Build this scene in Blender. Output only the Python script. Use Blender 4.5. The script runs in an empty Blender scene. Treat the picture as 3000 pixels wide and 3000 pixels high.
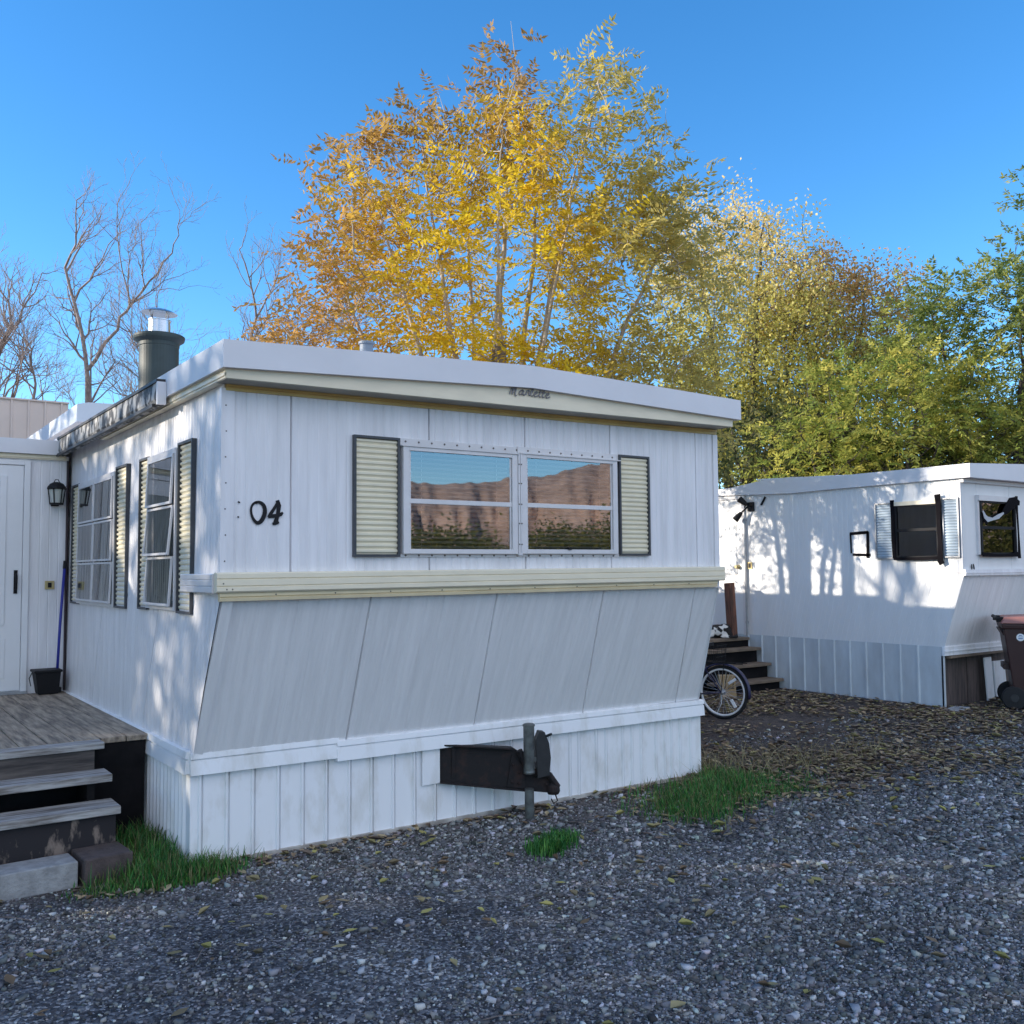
import bpy, math, random
import numpy as np
from mathutils import Vector, Matrix
R_ = math.radians
scene = bpy.context.scene
COL = scene.collection
rng = np.random.default_rng(7)
random.seed(7)

# ------------------------------------------------------------------ camera
cam_d = bpy.data.cameras.new('camera')
cam = bpy.data.objects.new('camera', cam_d)
COL.objects.link(cam)
CAM = Vector((-1.633, -5.363, 1.55))
_f = Vector((0.5754, 0.8158, 0.0584)).normalized()
_r = Vector((0.8176, -0.5757, -0.0081)); _r = (_r - _f * _r.dot(_f)).normalized()
_u = _r.cross(_f)
cam.matrix_world = Matrix(((_r.x, _u.x, -_f.x, CAM.x), (_r.y, _u.y, -_f.y, CAM.y), (_r.z, _u.z, -_f.z, CAM.z), (0, 0, 0, 1)))
cam_d.sensor_width = 36.0
cam_d.lens = 36.0 * 2835.1 / 3000.0
cam_d.clip_start = 0.05
cam_d.clip_end = 3000
scene.camera = cam

# ------------------------------------------------------------------ light
SUN_K, SUN_T = 0.60, 0.36                      # sun stands to the left (-x), a little behind the homes (+y), low
S = Vector((-1, SUN_K, SUN_T)).normalized()
w = bpy.data.worlds.new("World"); scene.world = w; w.use_nodes = True
nt = w.node_tree; bg = nt.nodes['Background']
sky = nt.nodes.new('ShaderNodeTexSky'); sky.sky_type = 'NISHITA'; sky.sun_disc = False
sky.sun_elevation = math.asin(S.z); sky.sun_rotation = math.atan2(S.x, S.y)
sky.altitude = 1300; sky.air_density = 1.0; sky.dust_density = 0.15; sky.ozone_density = 3.0
hs = nt.nodes.new('ShaderNodeHueSaturation'); hs.inputs['Saturation'].default_value = 1.24
nt.links.new(sky.outputs[0], hs.inputs['Color'])
# cloud-like white fill added to the sky behind the viewer to brighten the walls
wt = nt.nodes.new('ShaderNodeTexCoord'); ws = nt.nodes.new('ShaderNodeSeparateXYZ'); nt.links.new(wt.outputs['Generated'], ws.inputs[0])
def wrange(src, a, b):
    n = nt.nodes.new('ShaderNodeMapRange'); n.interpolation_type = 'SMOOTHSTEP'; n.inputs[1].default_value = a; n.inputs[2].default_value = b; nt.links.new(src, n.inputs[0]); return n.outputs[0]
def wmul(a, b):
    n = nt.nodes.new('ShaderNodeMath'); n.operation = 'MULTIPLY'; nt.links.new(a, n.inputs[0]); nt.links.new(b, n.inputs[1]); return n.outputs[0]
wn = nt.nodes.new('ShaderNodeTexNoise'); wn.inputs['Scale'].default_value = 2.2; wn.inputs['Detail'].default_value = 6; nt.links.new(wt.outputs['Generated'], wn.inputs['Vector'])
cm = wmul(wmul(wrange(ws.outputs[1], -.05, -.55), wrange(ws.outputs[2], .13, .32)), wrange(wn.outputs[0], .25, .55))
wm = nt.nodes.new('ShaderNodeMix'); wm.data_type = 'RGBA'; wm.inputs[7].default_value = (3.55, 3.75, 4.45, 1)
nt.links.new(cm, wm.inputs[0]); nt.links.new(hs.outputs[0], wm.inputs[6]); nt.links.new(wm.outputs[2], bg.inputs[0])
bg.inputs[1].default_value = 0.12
sd = bpy.data.lights.new('sun', 'SUN'); sd.energy = 2.9; sd.angle = R_(0.53); sd.color = (1.0, 0.9, 0.76)
so = bpy.data.objects.new('sun', sd); COL.objects.link(so)
so.rotation_euler = S.to_track_quat('Z', 'Y').to_euler(); so.location = (-20, 10, 20)
vs = scene.view_settings
vs.view_transform = 'Standard'; vs.look = 'None'; vs.exposure = 1.45; vs.gamma = 1.0
scene.cycles.use_denoising = True
scene.cycles.max_bounces = 8
scene.cycles.transparent_max_bounces = 12

# ------------------------------------------------------------------ helpers: tags and meshes
def tag(o, label=None, cat=None, group=None, kind=None):
    if label: o['label'] = label
    if cat: o['category'] = cat
    if group: o['group'] = group
    if kind: o['kind'] = kind
    return o

def empty(name, loc=(0, 0, 0), rz=0.0):
    o = bpy.data.objects.new(name, None); COL.objects.link(o)
    o.location = loc; o.rotation_euler = (0, 0, rz); o.empty_display_size = 0.2
    return o

def mesh_obj(name, verts, faces, mat, parent=None, smooth=False, cols=None, mats=None, midx=None):
    me = bpy.data.meshes.new(name)
    me.from_pydata([tuple(v) for v in verts], [], [tuple(f) for f in faces])
    me.update()
    return _fin(name, me, mat, parent, smooth)

def _fin(name, me, mat, parent, smooth):
    me.materials.append(mat)
    if smooth: me.polygons.foreach_set('use_smooth', [True] * len(me.polygons))
    o = bpy.data.objects.new(name, me); COL.objects.link(o)
    if parent is not None: o.parent = parent
    return o

def fast_mesh(name, V, F, mat, parent=None, smooth=False, col=None):
    """V (n,3) floats, F (m,k) ints of one face size, col (m,3) a colour per face"""
    V = np.asarray(V, np.float32); F = np.asarray(F, np.int32)
    me = bpy.data.meshes.new(name)
    me.vertices.add(len(V)); me.vertices.foreach_set('co', V.ravel())
    k = F.shape[1]
    me.loops.add(F.size); me.loops.foreach_set('vertex_index', F.ravel())
    me.polygons.add(len(F))
    me.polygons.foreach_set('loop_start', np.arange(0, F.size, k, dtype=np.int32))
    me.polygons.foreach_set('loop_total', np.full(len(F), k, np.int32))
    if col is not None:
        a = me.color_attributes.new('Col', 'FLOAT_COLOR', 'CORNER')
        c = np.ones((len(F), k, 4), np.float32); c[:, :, :3] = np.asarray(col, np.float32)[:, None, :]
        a.data.foreach_set('color', c.ravel())
    me.update(calc_edges=True)
    return _fin(name, me, mat, parent, smooth)

class MB:
    def __init__(s): s.v = []; s.f = []
    def add(s, vs, fs):
        b = len(s.v); s.v += [tuple(v) for v in vs]; s.f += [tuple(i + b for i in f) for f in fs]; return s
    def box(s, x0, x1, y0, y1, z0, z1, m=None):
        P = [(x0, y0, z0), (x1, y0, z0), (x1, y1, z0), (x0, y1, z0), (x0, y0, z1), (x1, y0, z1), (x1, y1, z1), (x0, y1, z1)]
        if m: P = [m(*p) for p in P]
        return s.hexa(P) if m else s.add(P, [(0, 3, 2, 1), (4, 5, 6, 7), (0, 1, 5, 4), (1, 2, 6, 5), (2, 3, 7, 6), (3, 0, 4, 7)])
    def hexa(s, P):
        Q = [Vector(p) for p in P]
        if (Q[1] - Q[0]).cross(Q[3] - Q[0]).dot(Q[4] - Q[0]) < 0: P = P[4:] + P[:4]
        return s.add(P, [(0, 3, 2, 1), (4, 5, 6, 7), (0, 1, 5, 4), (1, 2, 6, 5), (2, 3, 7, 6), (3, 0, 4, 7)])
    def prism(s, poly, a, b):
        """extrude polygon points (3D) from offset vector a to b"""
        n = len(poly); a = Vector(a); b = Vector(b)
        V = [Vector(p) + a for p in poly] + [Vector(p) + b for p in poly]
        F = [tuple(range(n))[::-1], tuple(range(n, 2 * n))] + [(i, (i + 1) % n, n + (i + 1) % n, n + i) for i in range(n)]
        return s.add(V, F)
    def tube(s, pts, r, n=8, caps=True, closed=False):
        pts = [Vector(p) for p in pts]; m = len(pts)
        rr = r if isinstance(r, (list, tuple)) else [r] * m
        ref = None; V = []
        for i, p in enumerate(pts):
            if closed: t = pts[(i + 1) % m] - pts[i - 1]
            else: t = pts[min(i + 1, m - 1)] - pts[max(i - 1, 0)]
            t.normalize()
            if ref is None:
                ref = Vector((0, 0, 1)) if abs(t.z) < .9 else Vector((1, 0, 0))
            a = t.cross(ref)
            if a.length < 1e-6: a = t.orthogonal()
            a.normalize(); b = a.cross(t).normalized(); ref = b
            for k in range(n):
                q = 2 * math.pi * k / n
                V.append(p + (a * math.cos(q) + b * math.sin(q)) * rr[i])
        F = []
        for i in range(m if closed else m - 1):
            j = (i + 1) % m
            for k in range(n):
                F.append((i * n + k, i * n + (k + 1) % n, j * n + (k + 1) % n, j * n + k))
        if caps and not closed: F += [tuple(range(n))[::-1], tuple(range((m - 1) * n, m * n))]
        return s.add(V, F)
    def lathe(s, o, prof, n=32, ax=(0, 0, 1)):
        """prof list of (radius, height) along axis ax from o"""
        ax = Vector(ax).normalized(); a = ax.orthogonal().normalized(); b = ax.cross(a); o = Vector(o); V = []; F = []
        for r, h in prof:
            for k in range(n):
                q = 2 * math.pi * k / n
                V.append(o + ax * h + (a * math.cos(q) + b * math.sin(q)) * r)
        for i in range(len(prof) - 1):
            for k in range(n): F.append((i * n + k, i * n + (k + 1) % n, (i + 1) * n + (k + 1) % n, (i + 1) * n + k))
        F += [tuple(range(n))[::-1], tuple(range((len(prof) - 1) * n, len(prof) * n))]
        return s.add(V, F)
    def ribbon(s, pts, wd, nrm, th):
        """brush stroke: pts list, wd list of widths, lying on a plane with normal nrm, thickness th"""
        pts = [Vector(p) for p in pts]; nrm = Vector(nrm); m = len(pts); V = []
        for i, p in enumerate(pts):
            t = (pts[min(i + 1, m - 1)] - pts[max(i - 1, 0)]).normalized(); c = t.cross(nrm) * wd[i] * .5
            V += [p - c, p + c, p + c + nrm * th, p - c + nrm * th]
        F = [(0, 1, 2, 3), tuple(4 * (m - 1) + k for k in (3, 2, 1, 0))]
        for i in range(m - 1):
            for k in range(4): F.append((4 * i + k, 4 * i + 4 + k, 4 * i + 4 + (k + 1) % 4, 4 * i + (k + 1) % 4))
        return s.add(V, F)
    def build(s, name, mat, parent=None, smooth=False, bevel=0.0):
        o = mesh_obj(name, s.v, s.f, mat, parent, smooth)
        if bevel:
            b = o.modifiers.new('bevel', 'BEVEL'); b.width = bevel; b.segments = 2; b.limit_method = 'ANGLE'
        return o

def merge(o, o2):
    """put o2's mesh into o's as a second material"""
    a, b = o.data, o2.data; n = len(a.vertices); k = len(a.materials)
    V = [v.co[:] for v in a.vertices] + [v.co[:] for v in b.vertices]
    F = [tuple(p.vertices) for p in a.polygons] + [tuple(i + n for i in p.vertices) for p in b.polygons]
    ix = [p.material_index for p in a.polygons] + [p.material_index + k for p in b.polygons]
    me = bpy.data.meshes.new(a.name); me.from_pydata(V, [], F); me.update()
    for m in list(a.materials) + list(b.materials): me.materials.append(m)
    me.polygons.foreach_set('material_index', ix); o.data = me; bpy.data.objects.remove(o2); return o

def corr(name, A, B, C, D, prof, nrm, mat, parent, rows=1):
    """sheet A(left,bottom) B(right,bottom) C(right,top) D(left,top); prof: list of (u 0..1, offset along nrm)"""
    A, B, C, D, nrm = map(lambda q: np.array(q, float), (A, B, C, D, nrm)); V = []; n = len(prof)
    for j in range(rows + 1):
        t = j / rows
        for u, o in prof:
            V.append((A * (1 - u) + B * u) * (1 - t) + (D * (1 - u) + C * u) * t + nrm * o)
    F = [(j * n + i, j * n + i + 1, (j + 1) * n + i + 1, (j + 1) * n + i) for j in range(rows) for i in range(n - 1)]
    return mesh_obj(name, V, F, mat, parent)

def grooves(L, pos, wd, dp):
    """V grooves at positions pos"""
    p = [(0, 0)]
    for i, q in enumerate(pos):
        w_ = wd[i] if isinstance(wd, list) else wd; d_ = dp[i] if isinstance(dp, list) else dp
        p += [((q - w_ / 2) / L, 0), (q / L, -d_), ((q + w_ / 2) / L, 0)]
    return p + [(1, 0)]

def ribs(L, pos, wd, h, g=0.0):
    p = [(0, 0)]
    for q in pos:
        p += [((q - wd) / L, 0), ((q - wd * .45) / L, h), ((q + wd * .45) / L, h), ((q + wd) / L, 0)]
        if g: p += [((q + wd * 1.15) / L, 0), ((q + wd * 1.5) / L, -g), ((q + wd * 1.85) / L, -g), ((q + wd * 2.2) / L, 0)]
    return p + [(1, 0)]

# ------------------------------------------------------------------ materials
def new_mat(name):
    m = bpy.data.materials.new(name); m.use_nodes = True
    return m, m.node_tree, m.node_tree.nodes['Principled BSDF']

def mat(name, c, rough=.5, metal=0.0, noise=.0, scale=8.0, stretch=(1, 1, 1), c2=None, bump=0.0, bscale=None, bstretch=None, detail=5, lo=.35, hi=.65, spec=None):
    """base colour c varied towards c2 by a noise in object space; optional bump"""
    m, t, b = new_mat(name); N, Lk = t.nodes, t.links
    b.inputs['Roughness'].default_value = rough; b.inputs['Metallic'].default_value = metal
    if spec is not None: b.inputs['Specular IOR Level'].default_value = spec
    b.inputs['Base Color'].default_value = (*c, 1)
    tc = N.new('ShaderNodeTexCoord')
    def nz(sc, st, det=detail):
        mp = N.new('ShaderNodeMapping'); mp.inputs['Scale'].default_value = [sc * q for q in st]
        Lk.new(tc.outputs['Object'], mp.inputs[0])
        n = N.new('ShaderNodeTexNoise'); n.inputs['Scale'].default_value = 1; n.inputs['Detail'].default_value = det; n.inputs['Roughness'].default_value = .6
        Lk.new(mp.outputs[0], n.inputs['Vector']); return n
    if noise or c2:
        n = nz(scale, stretch); r = N.new('ShaderNodeValToRGB')
        if c2 is None: c2 = tuple(q * (1 - noise) for q in c)
        r.color_ramp.elements[0].position = lo; r.color_ramp.elements[1].position = hi
        r.color_ramp.elements[0].color = (*c2, 1); r.color_ramp.elements[1].color = (*c, 1)
        Lk.new(n.outputs[0], r.inputs[0]); Lk.new(r.outputs[0], b.inputs['Base Color'])
    if bump:
        n = nz(bscale or scale, bstretch or stretch); bp = N.new('ShaderNodeBump'); bp.inputs['Strength'].default_value = 1; bp.inputs['Distance'].default_value = bump
        Lk.new(n.outputs[0], bp.inputs['Height']); Lk.new(bp.outputs[0], b.inputs['Normal'])
    return m

M = {}
M['wall'] = mat('white_metal_siding', (.83, .82, .84), .40, noise=.17, scale=5, stretch=(3, 3, .25), bump=.012, bscale=2.4, bstretch=(3, 3, .45), lo=.30, hi=.62)
M['rake'] = mat('dull_white_siding', (.91, .90, .905), .36, noise=.10, scale=6, stretch=(4, .3, .25), bump=.028, bscale=2.4, bstretch=(3.4, .3, .3))
M['skirt'] = mat('white_skirting', (.88, .89, .91), .38, c2=(.70, .69, .66), scale=3.5, stretch=(2, 2, .8), lo=.28, hi=.5, bump=.004, bscale=2)
M['fascia'] = mat('white_roof_edge', (.74, .74, .77), .5, noise=.07, scale=2.2)
M['roof'] = mat('coated_metal_roof', (.6, .6, .6), .6, noise=.3, scale=2)
M['cream'] = mat('cream_trim', (.86, .77, .58), .45, noise=.1, scale=4, stretch=(1, 1, 4))
M['ochre'] = mat('yellowed_trim', (.66, .48, .17), .5, noise=.25, scale=5)
M['soffit'] = mat('dull_soffit', (.40, .37, .30), .6, noise=.2, scale=4)
M['shut'] = mat('cream_shutter', (.82, .75, .57), .45, noise=.08, scale=6)
M['shutframe'] = mat('bronze_shutter_frame', (.055, .06, .07), .4, noise=.3, scale=12)
M['alu'] = mat('white_aluminium', (.72, .70, .70), .35, noise=.08, scale=10)
M['alugrey'] = mat('grey_aluminium', (.42, .43, .45), .35, metal=.5, noise=.2, scale=10)
M['dark'] = mat('dark_interior', (.016, .016, .018), .9)
M['blind'] = mat('white_blind_slats', (.50, .47, .43), .5)
M['curtain'] = mat('pale_curtain', (.42, .42, .45), .9, c2=(.22, .23, .26), scale=1, stretch=(30, 30, .6))
M['black'] = mat('black_paint', (.010, .010, .012), .6, spec=.25)
M['screw'] = mat('rusty_screw_heads', (.12, .10, .09), .6)
M['rust'] = mat('dark_rusty_steel', (.050, .022, .016), .8, c2=(.010, .008, .009), scale=11, lo=.50, hi=.80, bump=.004, bscale=30)
M['steel'] = mat('weathered_steel', (.20, .21, .205), .45, metal=.7, noise=.5, scale=14)
M['gear'] = mat('black_steel', (.025, .025, .027), .55, noise=.3, scale=20)
M['chim'] = mat('dark_green_pipe', (.035, .055, .055), .55, noise=.3, scale=7)
M['galv'] = mat('galvanised_metal', (.70, .71, .73), .25, metal=.9, noise=.15, scale=9)
M['gutter'] = mat('stained_gutter', (.42, .41, .39), .6, c2=(.02, .02, .022), scale=9, stretch=(1, 1.3, .9), lo=.46, hi=.56, detail=3)
M['gutterlip'] = mat('black_gutter_lip', (.03, .03, .032), .5)
M['wood'] = mat('weathered_boards', (.44, .36, .27), .8, c2=(.16, .13, .105), scale=4, stretch=(9, .9, 6), bump=.006, bscale=14, bstretch=(6, .6, 6))
M['tread'] = mat('grey_peeling_treads', (.42, .41, .40), .8, c2=(.14, .12, .105), scale=5, stretch=(.8, 9, 9), lo=.36, hi=.60, bump=.006, bscale=9, bstretch=(.8, 9, 9))
M['riser'] = mat('dark_painted_riser', (.015, .013, .014), .8, spec=.2, c2=(.006, .0055, .0065), scale=6)
M['conc'] = mat('pale_concrete', (.36, .36, .36), .9, noise=.35, scale=14, bump=.006, bscale=60)
M['brownblock'] = mat('brown_concrete', (.10, .075, .07), .9, noise=.4, scale=14, bump=.006, bscale=60)
M['blue'] = mat('blue_plastic_handle', (.02, .03, .28), .4)
M['brass'] = mat('brass', (.5, .40, .2), .35, metal=.6)
M['door'] = mat('white_door_paint', (.80, .81, .83), .35, noise=.04, scale=4)
M['pink'] = mat('tan_metal_siding', (.72, .61, .54), .6, noise=.07, scale=1.5)
M['tin'] = mat('pale_blue_tin', (.62, .66, .70), .4, noise=.1, scale=2)
M['bark'] = mat('pale_bark', (.52, .44, .35), .85, c2=(.30, .25, .19), scale=9, stretch=(3, 3, .6))
M['bark2'] = mat('dark_bark', (.07, .055, .045), .9, noise=.4, scale=9)
M['bark3'] = mat('grey_brown_bark', (.29, .23, .205), .9, c2=(.16, .125, .11), scale=6)
M['tyre'] = mat('black_rubber', (.014, .014, .015), .8)
M['chrome'] = mat('white_rim', (.78, .78, .78), .3)
M['spoke'] = mat('steel_spokes', (.5, .5, .52), .35, metal=.8)
M['bikepaint'] = mat('dark_blue_paint', (.02, .018, .06), .35)
M['card'] = mat('brown_cardboard', (.36, .25, .13), .85, noise=.15, scale=8)
M['binlid'] = mat('maroon_lid_painted_sunlit', (.34, .15, .13), .5, noise=.15, scale=6)  # same plastic as the body, lightened to stand for sun on the lid
M['bin'] = mat('dark_maroon_plastic', (.045, .015, .014), .45, noise=.12, scale=6)
M['white'] = mat('white_lettering', (.82, .82, .82), .5)
M['redpost'] = mat('worn_timber_post', (.22, .09, .055), .8, c2=(.07, .035, .025), scale=6, stretch=(4, 4, .7))
M['greyskirt'] = mat('pale_grey_skirting', (.62, .68, .72), .5, c2=(.50, .54, .57), scale=2.2, stretch=(2, 2, .7))
M['t2wall'] = mat('white_ribbed_siding', (.80, .80, .80), .45, noise=.06, scale=3, stretch=(2, 2, .4))
M['boards'] = mat('brown_old_boards', (.15, .11, .10), .85, c2=(.07, .055, .05), scale=4, stretch=(8, 8, .8))
M['t2shut'] = mat('pale_blue_shutter', (.40, .48, .55), .5)
M['blackframe'] = mat('black_window_frame', (.018, .018, .02), .7, spec=.2)
M['tape'] = mat('black_torn_tape', (.008, .007, .009), .9, spec=.1, bump=.004, bscale=40)
M['greytape'] = mat('grey_torn_tape', (.45, .47, .50), .5)
M['stain'] = mat('brown_board', (.24, .18, .13), .85, noise=.3, scale=8)

def glass(name, refl, tint=(1, 1, 1)):
    m, t, b = new_mat(name); N, Lk = t.nodes, t.links; N.remove(b)
    tr = N.new('ShaderNodeBsdfTransparent'); tr.inputs[0].default_value = (*tint, 1)
    gl = N.new('ShaderNodeBsdfGlossy'); gl.inputs['Roughness'].default_value = .012; gl.inputs[0].default_value = (.95, .97, 1, 1)
    fr = N.new('ShaderNodeFresnel'); fr.inputs[0].default_value = refl
    tc = N.new('ShaderNodeTexCoord'); n = N.new('ShaderNodeTexNoise'); n.inputs['Scale'].default_value = 2.0; n.inputs['Detail'].default_value = 0
    Lk.new(tc.outputs['Object'], n.inputs['Vector'])
    bp = N.new('ShaderNodeBump'); bp.inputs['Strength'].default_value = 1; bp.inputs['Distance'].default_value = .0012
    Lk.new(n.outputs[0], bp.inputs['Height']); Lk.new(bp.outputs[0], gl.inputs['Normal'])
    mx = N.new('ShaderNodeMixShader'); Lk.new(fr.outputs[0], mx.inputs[0]); Lk.new(tr.outputs[0], mx.inputs[1]); Lk.new(gl.outputs[0], mx.inputs[2])
    Lk.new(mx.outputs[0], N['Material Output'].inputs[0]); return m
M['glass'] = glass('window_glass', 2.5, (.85, .86, .86))
M['glass2'] = glass('dark_window_glass', 1.9, (.5, .5, .5))

def leafmat(name, trans=.4, rough=.55):
    m, t, b = new_mat(name); N, Lk = t.nodes, t.links
    a = N.new('ShaderNodeVertexColor'); a.layer_name = 'Col'
    b.inputs['Roughness'].default_value = rough; b.inputs['Specular IOR Level'].default_value = .3
    Lk.new(a.outputs[0], b.inputs['Base Color'])
    tl = N.new('ShaderNodeBsdfTranslucent'); Lk.new(a.outputs[0], tl.inputs[0])
    mx = N.new('ShaderNodeMixShader'); mx.inputs[0].default_value = trans
    Lk.new(b.outputs[0], mx.inputs[1]); Lk.new(tl.outputs[0], mx.inputs[2]); Lk.new(mx.outputs[0], N['Material Output'].inputs[0])
    return m
M['leaf'] = leafmat('tree_leaves', .5)
M['litter'] = leafmat('dry_leaves', .15, .8)
M['blade'] = leafmat('grass_blades', .3)
M['stone'] = leafmat('gravel_stones', .0, .85)
# ------------------------------------------------------------------ ground
def ground_mat():
    m, t, b = new_mat('gravel_ground'); N, Lk = t.nodes, t.links
    tc = N.new('ShaderNodeTexCoord')
    def noise(sc, det=6, ro=.6):
        n = N.new('ShaderNodeTexNoise'); n.inputs['Scale'].default_value = sc; n.inputs['Detail'].default_value = det; n.inputs['Roughness'].default_value = ro
        Lk.new(tc.outputs['Object'], n.inputs['Vector']); return n
    def ramp(src, stops):
        r = N.new('ShaderNodeValToRGB'); e = r.color_ramp.elements
        e[0].position, e[0].color = stops[0][0], (*stops[0][1], 1); e[1].position, e[1].color = stops[-1][0], (*stops[-1][1], 1)
        for p, c in stops[1:-1]:
            q = e.new(p); q.color = (*c, 1)
        Lk.new(src, r.inputs[0]); return r
    vo = N.new('ShaderNodeTexVoronoi'); vo.inputs['Scale'].default_value = 75; Lk.new(tc.outputs['Object'], vo.inputs['Vector'])
    sep = N.new('ShaderNodeSeparateColor'); Lk.new(vo.outputs['Color'], sep.inputs[0])
    st = ramp(sep.outputs[0], [(0, (.060, .062, .070)), (.5, (.13, .132, .145)), (.8, (.25, .255, .27)), (1, (.50, .50, .51))])
    nl = noise(1.1, 5); big = ramp(nl.outputs[0], [(.40, (.55, .55, .57)), (.62, (1.1, 1.08, 1.05))])
    mul = N.new('ShaderNodeMix'); mul.data_type = 'RGBA'; mul.blend_type = 'MULTIPLY'; mul.inputs[0].default_value = 1
    Lk.new(st.outputs[0], mul.inputs[6]); Lk.new(big.outputs[0], mul.inputs[7])
    dirt = ramp(noise(16, 8, .7).outputs[0], [(.3, (.050, .044, .043)), (.55, (.11, .09, .08)), (.75, (.19, .155, .13))])
    # dirt away from the lane: a band of soil round and behind the homes
    sx = N.new('ShaderNodeSeparateXYZ'); Lk.new(tc.outputs['Object'], sx.inputs[0])
    ad = N.new('ShaderNodeMath'); ad.operation = 'MULTIPLY_ADD'; ad.inputs[1].default_value = 2.0; Lk.new(noise(.9, 4).outputs[0], ad.inputs[0]); Lk.new(sx.outputs[1], ad.inputs[2])
    xa = N.new('ShaderNodeMath'); xa.operation = 'MULTIPLY_ADD'; xa.inputs[1].default_value = .13; Lk.new(sx.outputs[0], xa.inputs[0]); Lk.new(ad.outputs[0], xa.inputs[2])
    fr = ramp(xa.outputs[0], [(.45, (0, 0, 0)), (1.0, (1, 1, 1))])
    mr = N.new('ShaderNodeMapRange'); mr.inputs[1].default_value = .35; mr.inputs[2].default_value = 1.2; Lk.new(xa.outputs[0], mr.inputs[0])
    mx = N.new('ShaderNodeMix'); mx.data_type = 'RGBA'; Lk.new(mr.outputs[0], mx.inputs[0]); Lk.new(mul.outputs[2], mx.inputs[6]); Lk.new(dirt.outputs[0], mx.inputs[7])
    N.remove(fr)
    # unseen pale red soil beyond the lane, added to bounce sun onto the walls
    ln = N.new('ShaderNodeVectorMath'); ln.operation = 'LENGTH'; Lk.new(tc.outputs['Object'], ln.inputs[0])
    m3 = N.new('ShaderNodeMapRange'); m3.inputs[1].default_value = 12.5; m3.inputs[2].default_value = 18; Lk.new(ln.outputs['Value'], m3.inputs[0])
    soil = ramp(noise(.7, 6).outputs[0], [(.3, (.40, .28, .20)), (.7, (.54, .39, .28))])
    mf = N.new('ShaderNodeMix'); mf.data_type = 'RGBA'; Lk.new(m3.outputs[0], mf.inputs[0]); Lk.new(mx.outputs[2], mf.inputs[6]); Lk.new(soil.outputs[0], mf.inputs[7])
    Lk.new(mf.outputs[2], b.inputs['Base Color']); b.inputs['Roughness'].default_value = .95; b.inputs['Specular IOR Level'].default_value = .2
    bp = N.new('ShaderNodeBump'); bp.inputs['Distance'].default_value = .012; bp.inputs['Strength'].default_value = 1
    iv = N.new('ShaderNodeMath'); iv.operation = 'SUBTRACT'; iv.inputs[0].default_value = 1; Lk.new(vo.outputs['Distance'], iv.inputs[1])
    Lk.new(iv.outputs[0], bp.inputs['Height'])
    b2 = N.new('ShaderNodeBump'); b2.inputs['Distance'].default_value = .03; Lk.new(noise(14, 6).outputs[0], b2.inputs['Height']); Lk.new(bp.outputs[0], b2.inputs['Normal'])
    Lk.new(b2.outputs[0], b.inputs['Normal']); return m
M['ground'] = ground_mat()
def ground_h(x, y):
    """low swells in the lane, nothing under the homes"""
    x = np.asarray(x, float); y = np.asarray(y, float)
    fade = np.clip((-.15 - y) / 1.2, 0, 1) * np.clip((60 - np.hypot(x, y)) / 30, 0, 1)
    s_ = np.clip((6.6 - x) / 2.6, 0, 1); dip = -.055 * s_ * s_ * (3 - 2 * s_) * np.clip((40 - np.hypot(x, y)) / 25, 0, 1)
    return dip + fade * (.030 * np.sin(x * 1.1 + .6 * y) * np.sin(y * 1.7 + .4) + .018 * np.sin(x * 2.9 + 1) * np.sin(y * 3.3 - x))
gx = np.concatenate([[-900, -300, -100, -50, -25, -12], np.arange(-8, 14.01, .2), [18, 30, 60, 120, 350, 900]])
gy = np.concatenate([[-900, -300, -100, -50, -25, -12], np.arange(-8, 6.01, .2), [9, 14, 25, 50, 110, 350, 900]])
GX, GY = np.meshgrid(gx, gy); GZ = ground_h(GX, GY)
idx = np.arange(GX.size).reshape(GX.shape)
gF = np.stack([idx[:-1, :-1], idx[:-1, 1:], idx[1:, 1:], idx[1:, :-1]], -1).reshape(-1, 4)
g = fast_mesh('ground', np.stack([GX, GY, GZ], -1).reshape(-1, 3), gF, M['ground'], smooth=True); tag(g, kind='structure')

# red sandstone rim far behind the viewer (mirrored in the front window)
def cliffs():
    V = []; F = []; n = 420; rows = [(0, -60), (5, -30), (9, -10), (12, 0), (15, 3), (19, 6), (22, 8), (25, 14), (28, 20), (31, 26), (34, 36), (36, 60)]
    for i in range(n + 1):
        ad = -100 + 90 * i / n; a = R_(ad); rr = 300 + 7 * math.sin(ad * .55) + 4 * math.sin(ad * 1.9 + 1) + 2 * math.sin(ad * 5.3)
        hmul = min(max(.87 + .019 * (ad + 61), .7), 1.2) + .012 * math.sin(ad * .9) + .004 * math.sin(ad * 4.1)
        for h, off in rows:
            r2 = rr + off * 1.3 + 2.0 * math.sin(ad * 7.7 + h * .35); V.append((r2 * math.cos(a), r2 * math.sin(a), h * 1.05 * hmul))
    k = len(rows)
    for i in range(n):
        for j in range(k - 1): F.append((i * k + j, (i + 1) * k + j, (i + 1) * k + j + 1, i * k + j + 1))
    m = mat('red_sandstone', (.62, .44, .36), .95, c2=(.48, .33, .26), scale=.05, stretch=(1, 1, 4), bump=3.0, bscale=.08, bstretch=(1, 1, 2.5))
    return tag(mesh_obj('hills', V, F, m, None, True), kind='structure')
cliffs()

# ------------------------------------------------------------------ near mobile home
H = empty('mobile_home', (1.9, 0, 0))
tag(H, 'white mobile home with 04 on its raked front and a wide shuttered window', 'mobile home')
def P_(o):
    return o
def child(o, par):
    """o was built in world coordinates: parent it without moving it"""
    o.parent = par; o.matrix_parent_inverse = Matrix.Translation(-Vector(par.location)) if par.type == 'EMPTY' else Matrix.Identity(4)
    return o
YF = -.43
LEN = 13.0
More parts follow.
